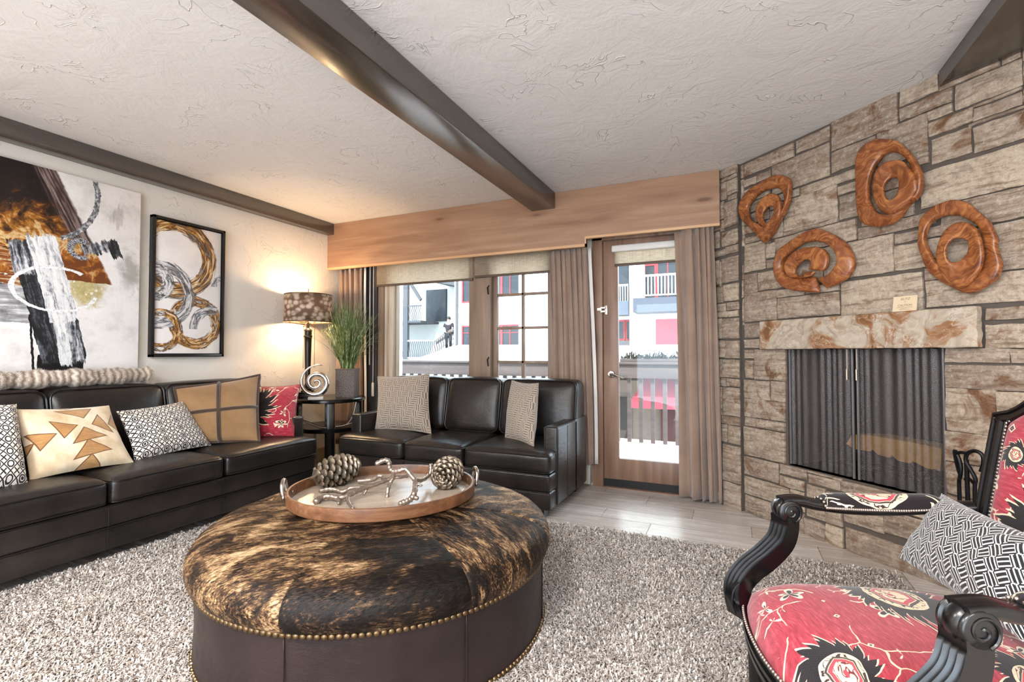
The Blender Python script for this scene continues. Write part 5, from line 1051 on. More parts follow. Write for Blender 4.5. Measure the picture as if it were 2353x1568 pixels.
def mat_abstract():
    m=M('abstract_painting',.5,spec=.4); _,y,z=m.sep(m.co()); p=m.comb(y,z,0); w=m.warp(p,5,.10); Y,Z,_=m.sep(w); Y=Y-.05; Z=Z-.05; w2=m.warp(p,22,.02); y2,z2,_=m.sep(w2); y2=y2-.01; z2=z2-.01
    n=m.noise(p,6,5,.6); sm=m.noise(w,9,6,.65,1.2); fine=m.noise(p,40,4,.7)
    hb=m.noise(m.comb(y*8,z*60,0),1,3); vb=m.noise(m.comb(y*60,z*7,0),1,3)
    c=m.ramp(n,[(.3,'#d5d2d0'),(.5,'#ece9e7'),(.7,'#f1efee')])
    # pale washes at right
    gw=((y2-2.0)*(y2-2.0)*90+(z2-1.68)*(z2-1.68)*22); c=m.mix((sm*1.6+.05-gw*.8).ss(.2,.9)*.7,c,'#8b8980')
    yw=((y2-1.76)*(y2-1.76)*55+(z2-1.53)*(z2-1.53)*45); c=m.mix((sm*1.9+.05-yw*.75).ss(.25,.85)*.9,c,m.ramp(fine*.5+sm*.5,[(.35,'#8b7f4c'),(.5,'#b7a55c'),(.65,'#d8d0b0')]))
    c=m.mix((m.voro(p,30).lt(.28)*(yw.lt(.35))),c,'#e6e1d2')
    pk=((y2-1.92)*(y2-1.92)*120+(z2-2.02)*(z2-2.02)*40); c=m.mix((vb*1.1+.2-pk).ss(.45,.7)*.35,c,'#857069')
    # brown-black mass sloping down to the right
    e=1.585+(2.23-z2)*.47-y2   # inside left of the sloping edge
    top=e.ss(-.004,.012)*z2.gt(1.56)*m.noise(m.comb(y*20,z*9,3),1,3).ss(.2,.24)
    body=m.ramp((2.26-z)*1.55+(sm-.5)*1.25+(fine-.5)*.3,[(.12,'#150f0d'),(.42,'#241813'),(.55,'#5c3514'),(.66,'#a56a22'),(.78,'#d9bd8a'),(.88,'#a4631d'),(1.0,'#6e3a12')])
    c=m.mix(top,c,body)
    ed=(e.ss(-.01,.01)*e.ss(.13,.08))*z2.gt(1.80); sl=m.noise(m.comb((y+z*.47)*90,z*4,0),1,4,.7); c=m.mix(ed,c,m.ramp(sl,[(.35,'#1a1211'),(.5,'#4b3935'),(.62,'#a08d88'),(.7,'#2b1e1c')]))
    lo=(z2.lt(1.72)*z2.gt(1.48)*y2.lt(1.44)); c=m.mix(lo*sm.ss(.42,.5),c,m.ramp(hb,[(.35,'#2b1a12'),(.5,'#8a4a16'),(.65,'#cbb89a')]))
    gl=z2.lt(1.50)*z2.gt(1.28)*y2.lt(1.50); c=m.mix(gl*.85,c,m.ramp(hb*.6+sm*.4,[(.35,'#26262b'),(.5,'#8b8d93'),(.62,'#d7d8da')]))
    def slab(c,cy,cz,hw,hh,ang,cols,seed,ragged=.02,k=1.0):
        a=math.radians(ang); ca,sa=math.cos(a),math.sin(a); u=(y2-cy)*ca+(z2-cz)*sa; v=(z2-cz)*ca-(y2-cy)*sa
        g=m.noise(m.comb(u*42+seed,v*4.5,seed),1,5,.7,.5); rg=(g-.5)*ragged*3
        k_=((u.abs()+rg*.3).lt(hw))*((v.abs()+rg*2).lt(hh)); return m.mix(k_*k,c,m.ramp(g*.75+fine*.25,cols))
    bw=[(.34,'#0f0f12'),(.45,'#33353b'),(.52,'#8d9098'),(.6,'#dcdce0'),(.7,'#f0eff0')]; wb_=[(.3,'#1a1a1d'),(.4,'#8d9098'),(.48,'#dcdde0'),(.6,'#f2f1f1'),(.72,'#c8935a')]; dk=[(.35,'#0c0c0e'),(.5,'#212226'),(.6,'#5f636b'),(.7,'#b9bcc2')]
    c=slab(c,1.63,1.035,.115,.05,0,[(.3,'#080808'),(.6,'#141112'),(.8,'#3a1c14')],2,.005)
    c=slab(c,1.62,1.20,.115,.15,12,dk,3); c=slab(c,1.49,1.53,.06,.23,13,dk,4); c=slab(c,1.435,1.66,.05,.10,10,bw,9)
    c=slab(c,1.58,1.56,.072,.26,14,wb_,5); c=slab(c,1.645,1.30,.06,.17,12,wb_,6); c=slab(c,1.70,1.17,.035,.13,9,bw,7); c=slab(c,1.645,1.12,.032,.10,7,wb_,8)
    c=slab(c,1.82,1.795,.10,.035,20,bw,10,.03); c=slab(c,1.91,1.80,.03,.06,18,dk,11,.03)
    def arc(c,cy,cz,r,w,a0,a1,cols,seed,sy=1):
        dy=(y2-cy)/sy; dz=z2-cz; d=(dy*dy+dz*dz).sqrt(); an=dz.atan2(dy); g=m.noise(m.comb(an*14,d*60,seed),1,4,.7); k=((d-r).abs()+(g-.5)*w*1.2).lt(w)*((an-(a0+a1)/2).abs().lt(abs(a1-a0)/2)); return m.mix(k,c,m.ramp(g,cols))
    c=arc(c,1.46,2.12,.345,.015,-1.1,.35,[(.35,'#3c3d42'),(.5,'#777880'),(.62,'#d8d7d8')],1); c=arc(c,1.72,1.765,.055,.018,1.0,5.2,bw,2); c=arc(c,1.72,1.765,.055,.016,-PI,-.9,bw,2)
    wh=[(.3,'#9fa2a8'),(.5,'#f2f2f2')]; c=arc(c,1.60,1.495,.135,.008,.9,PI,wh,3,1.55); c=arc(c,1.60,1.495,.135,.007,-PI,-.25,wh,4,1.55)
    ln=((y2-1.485+(z2-1.2)*.07).abs().lt(.006))*z2.lt(1.33); c=m.mix(ln,c,'#151013')
    m.col(c); m.bump(fine*.5+sm*.6+vb*.3+hb*.3,.006,.6); return m
art('canvas_painting','large unframed abstract painting in black, gold and white above the long sofa',.52,2.062,.90,2.228,mat_abstract(),.040)
# ================================================================ ARMCHAIR
ac=thing('armchair','black carved armchair with red rug-pattern seat and brass-studded arms, lower right','armchair',(.146,1.37,.0),math.atan2(-.931,.365))
m_pad=mat_kilim('kilim_seat',.70,.70,[(.215,.40,.155,.105,19,.2),(.51,.10,.105,.075,13,1.1),(.06,.15,.055,.04,11,.4),(.56,.44,.09,.06,13,2)],seed=.7,n=10.5)
m_backpad=mat_kilim('kilim_back',.55,.60,[(.275,.20,.135,.14,17,1.3),(.13,.38,.04,.04,9,.3)],seed=5.2,n=10.5)
m_armpad=mat_kilim('kilim_arm',.30,.10,[(.15,.05,.13,.075,9,.4)],seed=2.1,darkbase=True,n=16)
m_paint=M('black_lacquer_rubbed',.28,'#0b0a0c',spec=.6)
zS=.345
def outline(d=0,n=40):
    """plan of the seat rail, d = inset; bowed front, straight sides narrowing to the back"""
    pts=[]
    for k in range(n+1):
        f=k/n; x=-.325+.65*f; y=-.078*math.sin(PI*f)**.8-.002; pts.append((x,y))
    pts+=[(.325,.02),(.255,.555),(-.255,.555),(-.325,.02)]
    cx,cy=0,.26
    return [(cx+(x-cx)*(1-d/.33),cy+(y-cy)*(1-d/.33)) for x,y in pts]
rl=MB()
for d,z0,z1 in ((0,.288,.300),(.005,.300,.316),(-.003,.316,.326),(.004,.326,.338),(0,.338,.348)): rl.prism(outline(d),z0,z1)
rl.build('seat_rail',m_paint,ac,smooth=30)
def seat(u,v):
    y0=-.078*math.sin(PI*u)**.8+.004; hw=.318+(.25-.318)*v; x=(2*u-1)*hw; y=y0+(.55-y0)*v
    a=max(0,1-abs(2*u-1)**5); b=max(0,1-abs(2*v-1)**5); e=(a*b)**.30
    return (x*(1-.0)+0,y,zS+.078*e+.042*((a*b)**1.2))
MB().grid(seat,44,40,uvfn=lambda u,v:((seat(u,v)[0]+.35)/.70,(seat(u,v)[1]+.1)/.70)).build('seat_pad',m_pad,ac,smooth=180)
nl_pts=[]
op=outline(-.001,60)
for (x,y) in op[:61]: nl_pts.append(((x,y-.001,.352),(x,y-1,0)))
for k in range(1,46):
    f=k/46
    for sx in (-1,1): nl_pts.append(((sx*(.325-.07*f),.02+.535*f,.352),(sx,0,0)))
for sx in (-1,1):
    l=MB(); x,y=sx*.300,.018
    l.box((x-.026,y-.03,.255),(x+.026,y+.03,.352),bev=.006,seg=2)
    l.lathe([(.0,.018),(.018,.018),(.021,.03),(.022,.05),(.019,.058),(.0185,.062),(.0245,.22),(.0255,.228),(.021,.236),(.027,.246),(.027,.256)],36,c=(x,y,0),fn=lambda a,z:1-(.07*(.5+.5*math.cos(a*10)) if .062<z<.222 else 0))
    l.build('leg',m_paint,ac,smooth=50)
    l=MB(); x,y=sx*.235,.535
    vs=[]; LV=[(.352,0,.023),(.26,.004,.022),(.16,.022,.020),(.07,.050,.019),(.018,.072,.020)]
    for z,dy,h_ in LV: vs+=[(x-h_,y+dy-h_,z),(x+h_,y+dy-h_,z),(x+h_,y+dy+h_,z),(x-h_,y+dy+h_,z)]
    l.add(vs,[(4*i+j,4*i+4+j,4*i+4+(j+1)%4,4*i+(j+1)%4) for i in range(4) for j in range(4)]+[(0,1,2,3),(19,18,17,16)])
    l.build('leg',m_paint,ac,smooth=40)
    # S-curved, reeded arm post
    xs=sx*.312; P=cr([(xs,-.022,.315),(xs,-.030,.36),(xs*1.0,-.026,.405),(xs,.004,.445),(xs,.055,.487),(xs,.098,.535),(xs,.112,.585),(xs,.110,.615)],6); W_=.030; n=len(P); vs=[]
    prof_=[]
    for k in range(9):
        q=-1+2*k/8; prof_.append((q,1 if k%2==0 else .60))
    for i,p in enumerate(P):
        a=P[max(i-1,0)];b=P[min(i+1,n-1)]; t=Vector((0,b[1]-a[1],b[2]-a[2])).normalized(); nn=Vector((0,-t.z,t.y)) # outward = front
        dpt=.021+.006*math.sin(i/n*PI)
        fl=1 if .12<i/n<.86 else 0
        turn=Matrix.Rotation(math.radians(24 if sx<0 else 0),3,'Z')
        for q,hh in prof_: vs.append(Vector(p)+turn@(Vector((q*W_,0,0))+nn*dpt*(hh if fl else .95)))
        for q in (1,.5,-.5,-1): vs.append(Vector(p)+turn@(Vector((q*W_,0,0))-nn*dpt))
    m_=len(prof_)+4; fs=[(i*m_+k,i*m_+(k+1)%m_,(i+1)*m_+(k+1)%m_,(i+1)*m_+k) for i in range(n-1) for k in range(m_)]+[tuple(range(m_))[::-1],tuple(range((n-1)*m_,n*m_))]
    po=MB().add(vs,fs)
    for k in range(7): # acanthus at the knee
        xx=xs+(k-3)*.0086; po.tube(cr([(xx,-.046,.325),(xx,-.057,.36),(xx,-.052,.395),(xx+(k-3)*.001,-.035,.418)],4),[.0030]*4+[.0042]*5+[.0036]*3+[.0026],6)
    po.build('arm_post',m_paint,ac,smooth=40)
    # scroll + arm
    ar=MB(); mx=Matrix.Translation((xs-.03,.118,.628))@Matrix.Rotation(PI/2,4,'Y')
    ar.lathe([(0,0),(.030,0),(.034,.003),(.035,.009),(.030,.013),(.034,.017),(.037,.022),(.037,.038),(.034,.043),(.030,.047),(.035,.051),(.034,.057),(.030,.060),(0,.060)],40,mtx=mx)
    for q in (-.0305,.0305):
        sp=[(xs+q,.118+(.027*(1-k/40)+.003)*math.cos(-1.2+k/40*9.5),.628+(.027*(1-k/40)+.003)*math.sin(-1.2+k/40*9.5)) for k in range(41)]; ar.tube(sp,.0032,6)
    A_=cr([(xs,.10,.651),(xs,.15,.655),(xs*.99,.20,.645),(xs*.96,.30,.637),(xs*.92,.42,.640),(xs*.86,.53,.655),(xs*.79,.60,.664)],6)
    for q in (-.018,0,.018): ar.tube([(p[0]+q,p[1],p[2]+.005) for p in A_[:16]],[.010]*16,8)
    ar.tube(A_,[(.027,.016)]*len(A_),12,up=(0,0,1)); ar.build('arm',m_paint,ac,smooth=50)
    Q=cr([(xs*.985,.215,.652),(xs*.965,.30,.650),(xs*.92,.42,.653),(xs*.87,.53,.664)],8); n=len(Q); vs=[];uv=[];NS=11
    for i,p in enumerate(Q):
        f=i/(n-1); e=(1-abs(2*f-1)**6)**.4 if 0<f<1 else 0.0
        for k in range(NS):
            w=PI*k/(NS-1); vs.append((p[0]-math.cos(w)*.033,p[1],p[2]-.008+(.004+.036*e)*math.sin(w)**.7)); uv.append((f,k/(NS-1)))
    MB().add(vs,[(i*NS+k,(i+1)*NS+k,(i+1)*NS+k+1,i*NS+k+1) for i in range(n-1) for k in range(NS-1)],uv).build('arm_pad',m_armpad,ac,smooth=180)
    for i in range(0,60):
        f=i/59*(n-1); j=min(int(f),n-2); p=Q[j]*(1-f+j)+Q[j+1]*(f-j)
        for q in (-1,1): nl_pts.append(((p[0]+q*.0335,p[1],p[2]-.006),(q,0,.2)))
    for k in range(6):
        w=PI*(k+.5)/6; nl_pts.append(((Q[0][0]-math.cos(w)*.033,Q[0][1]-.003,Q[0][2]-.006+.02*math.sin(w)),(0,-1,.3)))
# back
by0,bz0,by1,bz1=.555,.44,.70,1.03
def bk(x,t,o=0): # t = height z ; o = out to the front
    f=(t-bz0)/(bz1-bz0); y=by0+(by1-by0)*f; L=math.hypot(by1-by0,bz1-bz0); return Vector((x,y-o*(bz1-bz0)/L,t+o*(by1-by0)/L))
bo=[(-.214,.335),(-.222,.44),(-.232,.60),(-.242,.78),(-.248,.915),(-.247,.93),(-.205,.942),(-.185,.955),(-.14,.995),(-.08,1.022),(0,1.03)]
bo=bo+[(-x,z) for x,z in bo[::-1][1:]]
def bandsweep(path,prof):
    n=len(path); vs=[]
    for i,(x,z) in enumerate(path):
        a=path[max(i-1,0)];b=path[min(i+1,n-1)]; tx,tz=b[0]-a[0],b[1]-a[1]; L=math.hypot(tx,tz); nx,nz_=tz/L,-tx/L
        for d,o in prof: vs.append(bk(x+nx*d,z+nz_*d,o))
    m_=len(prof); return MB().add(vs,[(i*m_+k,i*m_+(k+1)%m_,(i+1)*m_+(k+1)%m_,(i+1)*m_+k) for i in range(n-1) for k in range(m_)]+[tuple(range(m_)),tuple(range((n-1)*m_,n*m_))[::-1]])
pp=[(0,-.018),(0,.010),(.004,.017),(.010,.017),(.013,.010),(.018,.010),(.021,.016),(.029,.016),(.032,.009),(.037,.009),(.040,.004),(.040,-.018)]
bandsweep(bo,pp).build('back_frame',m_paint,ac,smooth=30)
MB().prism([(-.19,.44),(.19,.44),(.19,.49),(-.19,.49)],by0-.012,by0+.03,'y').build('back_rail',m_paint,ac,smooth=30)
bi=[(x*.84,z-.036*(1 if z>.8 else .4)) for x,z in bo]
def topz(x):
    ax=abs(x)/.205
    return .905 if ax>.98 else .905+(.992-.905)*max(0,(1-ax**2.1))
def back(u,v):
    hw=.186+.02*v; x=(2*u-1)*hw; z=.50+(topz(x/hw*.205)-.50)*v; a=max(0,1-abs(2*u-1)**5); b=max(0,1-abs(2*v-1)**6); return bk(x,z,.002+.028*(a*b)**.4)
MB().grid(back,30,34,uvfn=lambda u,v:((back(u,v)[0]+.275)/.55,(back(u,v)[2]-.45)/.60)).build('back_pad',m_backpad,ac,smooth=180)
MB().grid(lambda u,v:bk((2*u-1)*.2,.48+(topz((2*u-1)*.205)-.48)*v,-.014),12,8,flip=True).build('back_panel',m_black,ac,smooth=180)
for k in range(41):
    z=.52+.385*k/40
    for sx in (-1,1): nl_pts.append((bk(sx*(.1875+.02*(z-.5)/.41),z,.007),(0,-1,.2)))
for k in range(45):
    x=-.2+.4*k/44; nl_pts.append((bk(x,topz(x)+.002,.007),(0,-1,.2)))
nb=MB().ball((0,0,0),.0045,8,5); nbo=nb.build('nailhead',m_pearl,ac); nme2=nbo.data; bpy.data.objects.remove(nbo)
v0=[v.co.copy() for v in nme2.vertices]; f0=[tuple(p.vertices) for p in nme2.polygons]
Mac=PM[ac.name]; cam0=Vector((0,0,1.1)); rest=MB()
def vis(pn):
    p=Mac@Vector(pn[0]); d=(cam0-p); nn=(Mac.to_3x3()@Vector(pn[1])); return (d.length if nn.dot(d)>0 and -1.5<math.degrees(math.atan2(p.x,p.y))<25 else 9+d.length)
for j,pn in enumerate(sorted(nl_pts,key=vis)):
    if j<100:
        o=bpy.data.objects.new('nailhead',nme2); C.objects.link(o); o.parent=ac; o.location=pn[0]
    else: rest.add([v+Vector(pn[0]) for v in v0],f0)
rest.build('nailhead_trim',m_pearl,ac,kind='stuff')
pillow('lumbar_pillow','black and white interlocking-key lumbar pillow on the red armchair',(.433,1.78,.505),(.55,1.375,.495),(.655,1.46,.675),(.558,1.854,.685),.12,mat_fret('sayagata_weave',.42,.21,36,38,'#111014','#cfccca',wid=.17),seed=9,wr=.010,N=30)
# ================================================================ OUTSIDE
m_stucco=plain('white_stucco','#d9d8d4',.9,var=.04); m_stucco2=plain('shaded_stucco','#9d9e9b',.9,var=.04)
m_redframe=plain('red_window_frame','#7d141e',.6); m_redpanel=plain('red_shutter','#9a2a36',.8); m_dkglass=M('far_glass',.3,'#1a2026',spec=.3)
m_greywood=plain('weathered_grey_wood','#33363b',.8,var=.15); m_deck=mat_wood('deck_boards','#a3928d','#b9a8a3','#cbbbb6',0,1,False,.7); m_rail=mat_wood('railing_wood','#2c2523','#3a3230','#463d3a',0,1,False,.7)
m_snowroof=plain('pale_shingle_roof','#c9c6c2',.9,var=.08); m_street=plain('street_paving','#7d7873',.9,var=.1); m_awn=plain('red_awning','#7d1f2b',.8)
STRUCT(MB().box((-30,4.5,-3.6),(20,60,-3.5)),'ground_street',m_street)
# own balcony
STRUCT(MB().box((-6,YB+.19,-.20),(2.2,6.75,-.06)),'floor_balcony',m_deck)
rl_=thing('balcony_railing','brown wooden balcony railing with upright balusters outside the glass door','railing',(-2,6.5,-.06))
MB().box((-6,6.44,.775),(2.2,6.50,.955),bev=.006).build('rail_board',m_rail,rl_,world=True); MB().box((-6,6.40,.955),(2.2,6.60,.985),bev=.005).build('rail_cap',m_rail,rl_,world=True)
for k in range(52):
    x=-5.9+k*.15; MB().box((x-.025,6.50,-.06),(x+.025,6.54,.955),bev=.003).build('baluster',m_rail,rl_,world=True,smooth=0)
pl=thing('planter_box','wooden planter box of evergreen sprigs on the balcony rail','planter',(-.7,6.5,.985))
MB().box((-1.35,6.42,.985),(.2,6.62,1.03),bev=.004).build('trough',m_rail,pl,world=True)
sg=MB(); rr=random.Random(77)
for k in range(800):
    x=rr.uniform(-1.35,.2); y=rr.uniform(6.44,6.60); a=rr.uniform(0,2*PI); b=rr.uniform(.1,1.1); L=rr.uniform(.07,.19); d=Vector((math.cos(a)*math.cos(b),math.sin(a)*math.cos(b)*.6,math.sin(b)*.8)); q=Vector((x,y,1.0+rr.uniform(0,.05))); s=d.cross(Vector((0,.3,1))).normalized()*.010
    sg.add([q-s,q+s,q+d*L*.6+s*.8,q+d*L*.6-s*.8,q+d*L],[(0,1,2,3),(3,2,4)])
m_ever=plain('evergreen','#10170f',.7,var=.6); sg.build('sprigs',m_ever,pl,world=True,smooth=0)
# main building across the street
bA=thing('apartment_building','white stucco building with red framed windows across the street','building',(-5,18,-3.5))
MB().box((-10.8,18,-3.5),(-3.35,26,9)).build('wall',m_stucco,bA,world=True)
w2=MB(); w2.box((-3.35,17.6,-3.5),(-3.12,26,9)); w2.box((-3.12,18.0,-3.5),(4,26,2.55)); w2.box((-3.12,18.0,2.55),(4,19.6,2.60)); w2.box((-3.12,19.6,2.55),(4,26,9)); w2.box((-1.72,18.0,2.6),(4,19.6,3.75)); w2.box((-1.3,18.2,3.75),(4,19.6,9)); w2.build('wall',m_stucco,bA,world=True)
MB().box((-7.12,16.4,-3.5),(-5.0,18,9)).build('wall',m_stucco,bA,world=True)
MB().box((-3.12,17.0,2.5),(4,18,2.98)).build('balcony_slab',plain('shaded_fascia','#2b313b',.8),bA,world=True)  # dark blue-grey colour carries the shadow under the balcony
bb=MB(); bb.box((-3.12,16.98,3.70),(4,17.06,3.76)); bb.box((-3.12,16.98,3.04),(4,17.06,3.08)); bb.build('balcony_rail',m_white,bA,world=True)
for k in range(24):
    x=-3.05+k*.11; MB().box((x-.015,17.0,3.05),(x+.015,17.04,3.72)).build('baluster',m_white,bA,world=True,smooth=0)
def win(x0,x1,z0,z1,y,nx,nzb,parent):
    f=MB(); t=.06
    f.box((x0-t,y-.05,z0-t),(x0,y+.02,z1+t)); f.box((x1,y-.05,z0-t),(x1+t,y+.02,z1+t)); f.box((x0,y-.05,z0-t),(x1,y+.02,z0)); f.box((x0,y-.05,z1),(x1,y+.02,z1+t))
    for k in range(1,nx): xx=x0+(x1-x0)*k/nx; ww=.05 if k==1 and nx==3 else .02; f.box((xx-ww,y-.04,z0),(xx+ww,y+.02,z1))
    for k in range(1,nzb): zz=z1-(z1-z0)*.32*k; f.box((x0,y-.035,zz-.015),(x1,y+.02,zz+.015))
    o=f.build('window',m_redframe,parent,world=True,smooth=0); MB().box((x0,y-.015,z0),(x1,y+.01,z1)).build('pane',m_dkglass,o,world=True,smooth=0)
for a in ((-10.36,-9.5,3.27,4.6,18,2,1),(-10.36,-9.5,1.41,2.2,18,2,2),(-8.95,-7.8,3.47,4.7,18,3,1),(-8.95,-7.8,1.36,2.2,18,3,2),(-2.62,-1.9,3.05,4.6,19.58,2,1),(-3.1,-2.75,2.7,4.5,19.58,1,1)): win(*a,bA)
MB().box((-2.50,17.93,1.32),(-1.45,18,2.30)).build('shutter',m_redpanel,bA,world=True)
dn=MB().tube([(-10.62,17.9,4.4),(-10.62,17.9,1.45),(-10.55,17.7,1.40)],.06,8); dn.build('downspout',m_greywood,bA,world=True)
lnb=MB(); lnb.box((-7.36,17.6,2.94),(-7.14,17.9,3.55)); lnb.build('wall_lantern',m_dkglass,bA,world=True); MB().box((-7.40,17.6,2.49),(-7.12,17.9,2.81)).build('hanging_sign',plain('blue_sign','#3f5a78',.6),bA,world=True)
# recess left of the column, seen through the door
rc=thing('corner_building','grey building corner with red framed windows left in the door view','building',(-4,19,-3.5))
MB().box((-7.1,21,-3.5),(-3.35,26,9)).build('wall',m_stucco2,rc,world=True) if False else None
MB().box((-3.95,17.4,2.45),(-3.36,17.98,2.95)).build('balcony_slab',plain('shaded_fascia2','#39414c',.8),rc,world=True)
MB().box((-4.6,17.7,-3.5),(-3.36,17.99,1.55)).build('wall',m_greywood,rc,world=True)
win(-3.85,-3.62,1.62,2.25,17.95,1,1,rc); win(-3.52,-3.40,1.62,2.25,17.95,1,1,rc)
MB().box((-3.95,17.93,2.98),(-3.37,17.99,4.4)).build('balcony_door',m_dkglass,rc,world=True)
cb=MB(); cb.box((-3.95,17.4,3.48),(-3.36,17.46,3.54))
for k in range(7): cb.box((-3.92+k*.09,17.41,2.95),(-3.90+k*.09,17.45,3.5))
cb.build('balcony_rail',m_white,rc,world=True)
# low pale roof in front
rf=thing('low_roof','pale shingled hip roof below the red windows','roof',(-7,15,-3.5))
z0,z1=.76,1.38
MB().add([(-9.75,13,z0),(3,13,z0),(3,17.95,z1),(-10.7,17.95,1.45),(-9.75,13,z0-.12),(3,13,z0-.12),(3,17.95,z1-.15),(-10.7,17.95,1.3)],[(0,1,2,3),(7,6,5,4),(0,4,5,1),(3,7,4,0),(1,5,6,2),(2,6,7,3)]).build('roof_slope',m_snowroof,rf,world=True,smooth=0)
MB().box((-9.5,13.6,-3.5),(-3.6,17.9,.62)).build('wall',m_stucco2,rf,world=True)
# stair building on the left
sb=thing('stair_building','off-white building with outdoor stair and wavy railings at far left','building',(-14,22,-3.5))
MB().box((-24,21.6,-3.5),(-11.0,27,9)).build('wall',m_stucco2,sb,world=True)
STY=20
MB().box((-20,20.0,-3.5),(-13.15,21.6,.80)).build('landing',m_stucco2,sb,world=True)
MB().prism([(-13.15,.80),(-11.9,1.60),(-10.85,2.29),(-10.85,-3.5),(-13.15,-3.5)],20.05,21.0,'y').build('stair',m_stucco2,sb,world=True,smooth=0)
MB().prism([(-13.65,1.66),(-12.60,2.24),(-10.85,3.25),(-10.85,3.13),(-12.60,2.12),(-13.65,1.54)],20.95,21.02,'y').build('handrail',m_greywood,sb,world=True,smooth=0)
def wavy(x,z,h,y): return [(x+.04*math.sin(f*2*PI*1.1),y,z+h*f) for f in (0,.12,.25,.38,.5,.62,.75,.88,1)]
for k in range(46):
    x=-18.6+k*.12; MB().tube(wavy(x,.86,.82,20),(.032),5,flat=.5).build('picket',m_greywood,sb,world=True)
for k in range(18):
    x=-13.08+k*.115; z=1.02+(x+13.15)*.645; MB().tube(wavy(x,z,.66,20),.036,5,flat=.5).build('picket',plain('slate_picket','#1b1e23',.8) if k==0 else bpy.data.materials['slate_picket'],sb,world=True)
lr=MB(); lr.box((-19,19.97,1.68),(-13.1,20.05,1.74)); lr.box((-19,19.97,.84),(-13.1,20.05,.90)); lr.build('rail',m_white,sb,world=True)
bx=MB(); bx.box((-17.5,20.0,2.60),(-13.9,21.6,2.70)); bx.box((-17.5,20.0,3.40),(-13.9,20.06,3.46)); bx.build('balcony_slab',m_greywood,sb,world=True)
for k in range(15): MB().tube(wavy(-15.55+k*.115,2.70,.72,20.02),.034,5,flat=.5).build('picket',m_greywood,sb,world=True)
for a in ((-14.62,-14.0,2.75,4.1),): MB().box((a[0],21.5,a[2]),(a[1]+.6,21.62,a[3]+.3)).build('window',m_dkglass,sb,world=True)
MB().box((-14.93,19.95,.8),(-14.66,20.12,6)).build('post',m_greywood,sb,world=True)
MB().prism([(-15.6,4.4),(-15.45,4.4),(-14.95,3.65),(-15.05,3.6)],19.98,20.1,'y').build('brace',m_greywood,sb,world=True,smooth=0); MB().prism([(-14.6,4.5),(-14.42,4.5),(-13.88,3.75),(-13.98,3.66)],19.98,20.1,'y').build('brace',m_greywood,sb,world=True,smooth=0)
MB().prism([(-13.3,4.55),(-10.9,4.07),(-10.9,4.62),(-13.3,5.1)],19.6,21.6,'y').build('eave',m_greywood,sb,world=True,smooth=0)
# shop front with awning in the street
sh=thing('shop_front','shop front with red and white awning seen between the balusters','shop',(-2,14,-3.5))
MB().box((-3.6,14.6,-3.5),(3,16.5,.3)).build('wall',plain('shop_wall','#6a5c50',.8,var=.2),sh,world=True)
MB().add([(-2.55,13.3,-.22),(2,13.3,-.22),(2,14.6,.42),(-2.3,14.6,.42),(-2.55,13.3,-.36),(2,13.3,-.36)],[(0,1,2,3),(4,5,1,0)]).build('awning',m_awn,sh,world=True,smooth=0)
MB().box((-3.3,14.5,-1.6),(-2.75,14.6,-.2)).build('door',plain('shop_door','#2b221b',.7),sh,world=True); MB().box((-1.9,14.5,-1.5),(-1.4,14.6,-.5)).build('door',plain('shop_door2','#43201a',.7),sh,world=True)
stp=MB()
for k in range(9): stp.box((-2.9,10.2+k*.42,-3.5),(2,10.62+k*.42,-3.1+k*.19))
stp.build('steps',m_street,sh,world=True,smooth=0)
# person on the stair
pe=thing('person','person in a dark shirt standing on the outdoor stair by the handrail','person',(-12.62,20.5,1.13))
def skin(name,pts,edges,rad,mat,parent,root=0):
    me=bpy.data.meshes.new(name); me.from_pydata(pts,edges,[]); o=link(name,me,parent,world=False)
    me.materials.append(mat.m); md=o.modifiers.new('s','SKIN'); sv=me.skin_vertices[0].data
    for i,r in enumerate(rad): sv[i].radius=(r,r) if not hasattr(r,'__len__') else r
    sv[root].use_root=True; ss=o.modifiers.new('ss','SUBSURF'); ss.levels=1; ss.render_levels=2; return o
sk=plain('skin','#b98f78',.6); body=[(0,0,.90),(0,0,1.10),(0,0,1.36),(0,0,1.46),(0,-.02,1.55),(0,-.01,1.66),(.19,0,1.38),(.25,-.05,1.12),(.10,-.22,1.00),(-.19,0,1.38),(-.26,-.04,1.12),(-.12,-.22,.98),(.10,0,.88),(.11,-.02,.48),(.11,.03,.06),(.11,-.10,.03),(-.10,0,.88),(-.11,-.02,.48),(-.11,.03,.06),(-.11,-.10,.03)]
ed=[(0,1),(1,2),(2,3),(3,4),(4,5),(2,6),(6,7),(7,8),(2,9),(9,10),(10,11),(0,12),(12,13),(13,14),(14,15),(0,16),(16,17),(17,18),(18,19)]
skin('body',body,ed,[.13,.12,.13,.05,.075,.085,.06,.045,.035,.06,.045,.035,.09,.06,.045,.04,.09,.06,.045,.04],sk,pe)
skin('shirt',[(0,0,.92),(0,0,1.12),(0,0,1.38),(.20,0,1.38),(.24,-.03,1.20),(-.20,0,1.38),(-.25,-.02,1.20)],[(0,1),(1,2),(2,3),(3,4),(2,5),(5,6)],[.155,.145,.15,.078,.066,.078,.066],plain('dark_shirt','#121118',.9),pe)
skin('trousers',[(0,0,.94),(.10,0,.88),(.11,-.02,.48),(.11,.03,.08),(-.10,0,.88),(-.11,-.02,.48),(-.11,.03,.08)],[(0,1),(1,2),(2,3),(0,4),(4,5),(5,6)],[.145,.105,.078,.065,.105,.078,.065],plain('dark_trousers','#15161a',.9),pe)
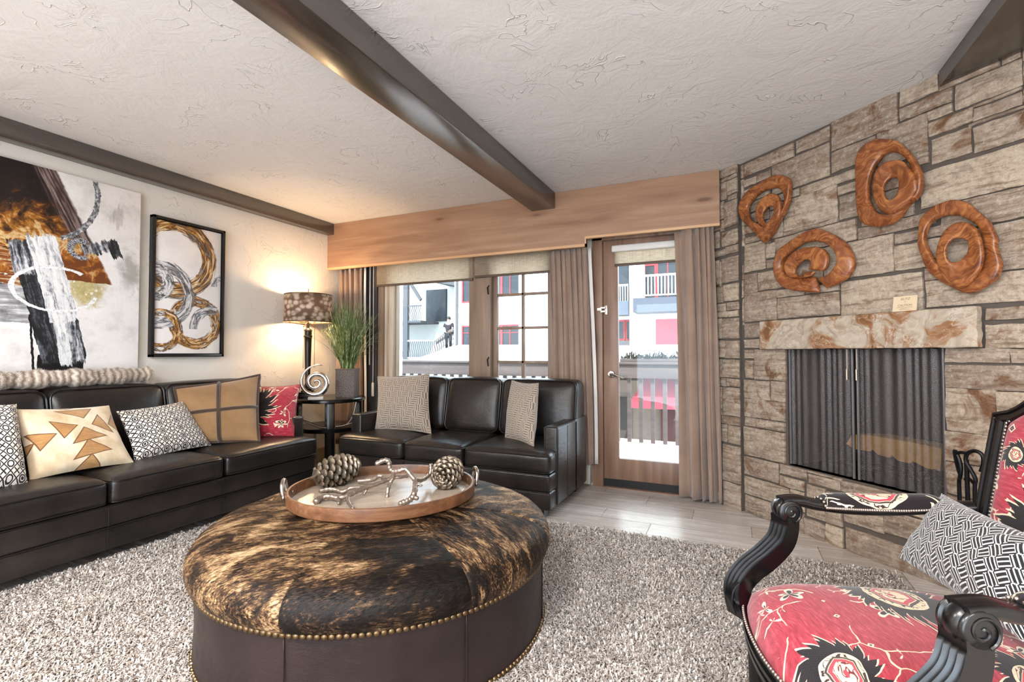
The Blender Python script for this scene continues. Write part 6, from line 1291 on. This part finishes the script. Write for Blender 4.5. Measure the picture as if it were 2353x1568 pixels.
MB().ball((0,.005,1.66),.105,12,8,sq=(.88,1,.95)).build('hair',plain('dark_hair','#1d1715',.7),pe)
nsb=MB(); nsb.ball((0,-.105,1.60),.016,6,4)
for q in (-.03,.03): nsb.ball((q,-.09,1.63),.009,6,4)
nsb.build('face',plain('face_detail','#8d6453',.6),pe)
# ================================================================ LIGHT + CAMERA
w=bpy.data.worlds.new('sky'); sc.world=w; w.use_nodes=True; nt=w.node_tree; bg=nt.nodes['Background']
bg.inputs[0].default_value=(.74,.87,1.0,1); bg.inputs[1].default_value=SKY
def light(name,kind,loc,energy,color,rot=(0,0,0),**k):
    d=bpy.data.lights.new(name,kind); d.energy=energy; d.color=color
    for a,b in k.items(): setattr(d,a,b)
    o=bpy.data.objects.new(name,d); C.objects.link(o); o.location=loc; o.rotation_euler=rot; return o
s=light('sun','SUN',(0,0,20),SUN,(1,.95,.88),angle=.01); dv=Vector((-.25,.62,-.74)).normalized(); s.rotation_euler=dv.to_track_quat('-Z','Y').to_euler()
for bz in (.755,.90): light('table_lamp_bulb','POINT',(LX,LY,TT+bz),LAMP,(1,.68,.38),shadow_soft_size=.035)
for x,y in ((-2.3,-.7),(-.6,-.7),(1.0,-.7)): light('added_fill_light','AREA',(x,y,H-.02),FILL,(1,.97,.94),size=.5)  # unseen area lights added behind the camera to fill the room
cam=bpy.data.cameras.new('camera'); co=bpy.data.objects.new('camera',cam); C.objects.link(co); sc.camera=co
cam.sensor_width=36; cam.lens=36*1128/2353; cam.clip_start=.02; cam.clip_end=200
co.location=(0,0,1.10); co.rotation_euler=(math.radians(90+1.422),0,math.radians(24.259))
sc.view_settings.view_transform='Standard'; sc.view_settings.look='None'; sc.view_settings.gamma=1; sc.view_settings.use_curve_mapping=False; sc.view_settings.exposure=EXPO
sc.cycles.use_denoising=True; sc.cycles.max_bounces=8; sc.cycles.diffuse_bounces=4; sc.cycles.transparent_max_bounces=12
sc.cycles.sample_clamp_indirect=8; sc.cycles.caustics_reflective=False; sc.cycles.caustics_refractive=False
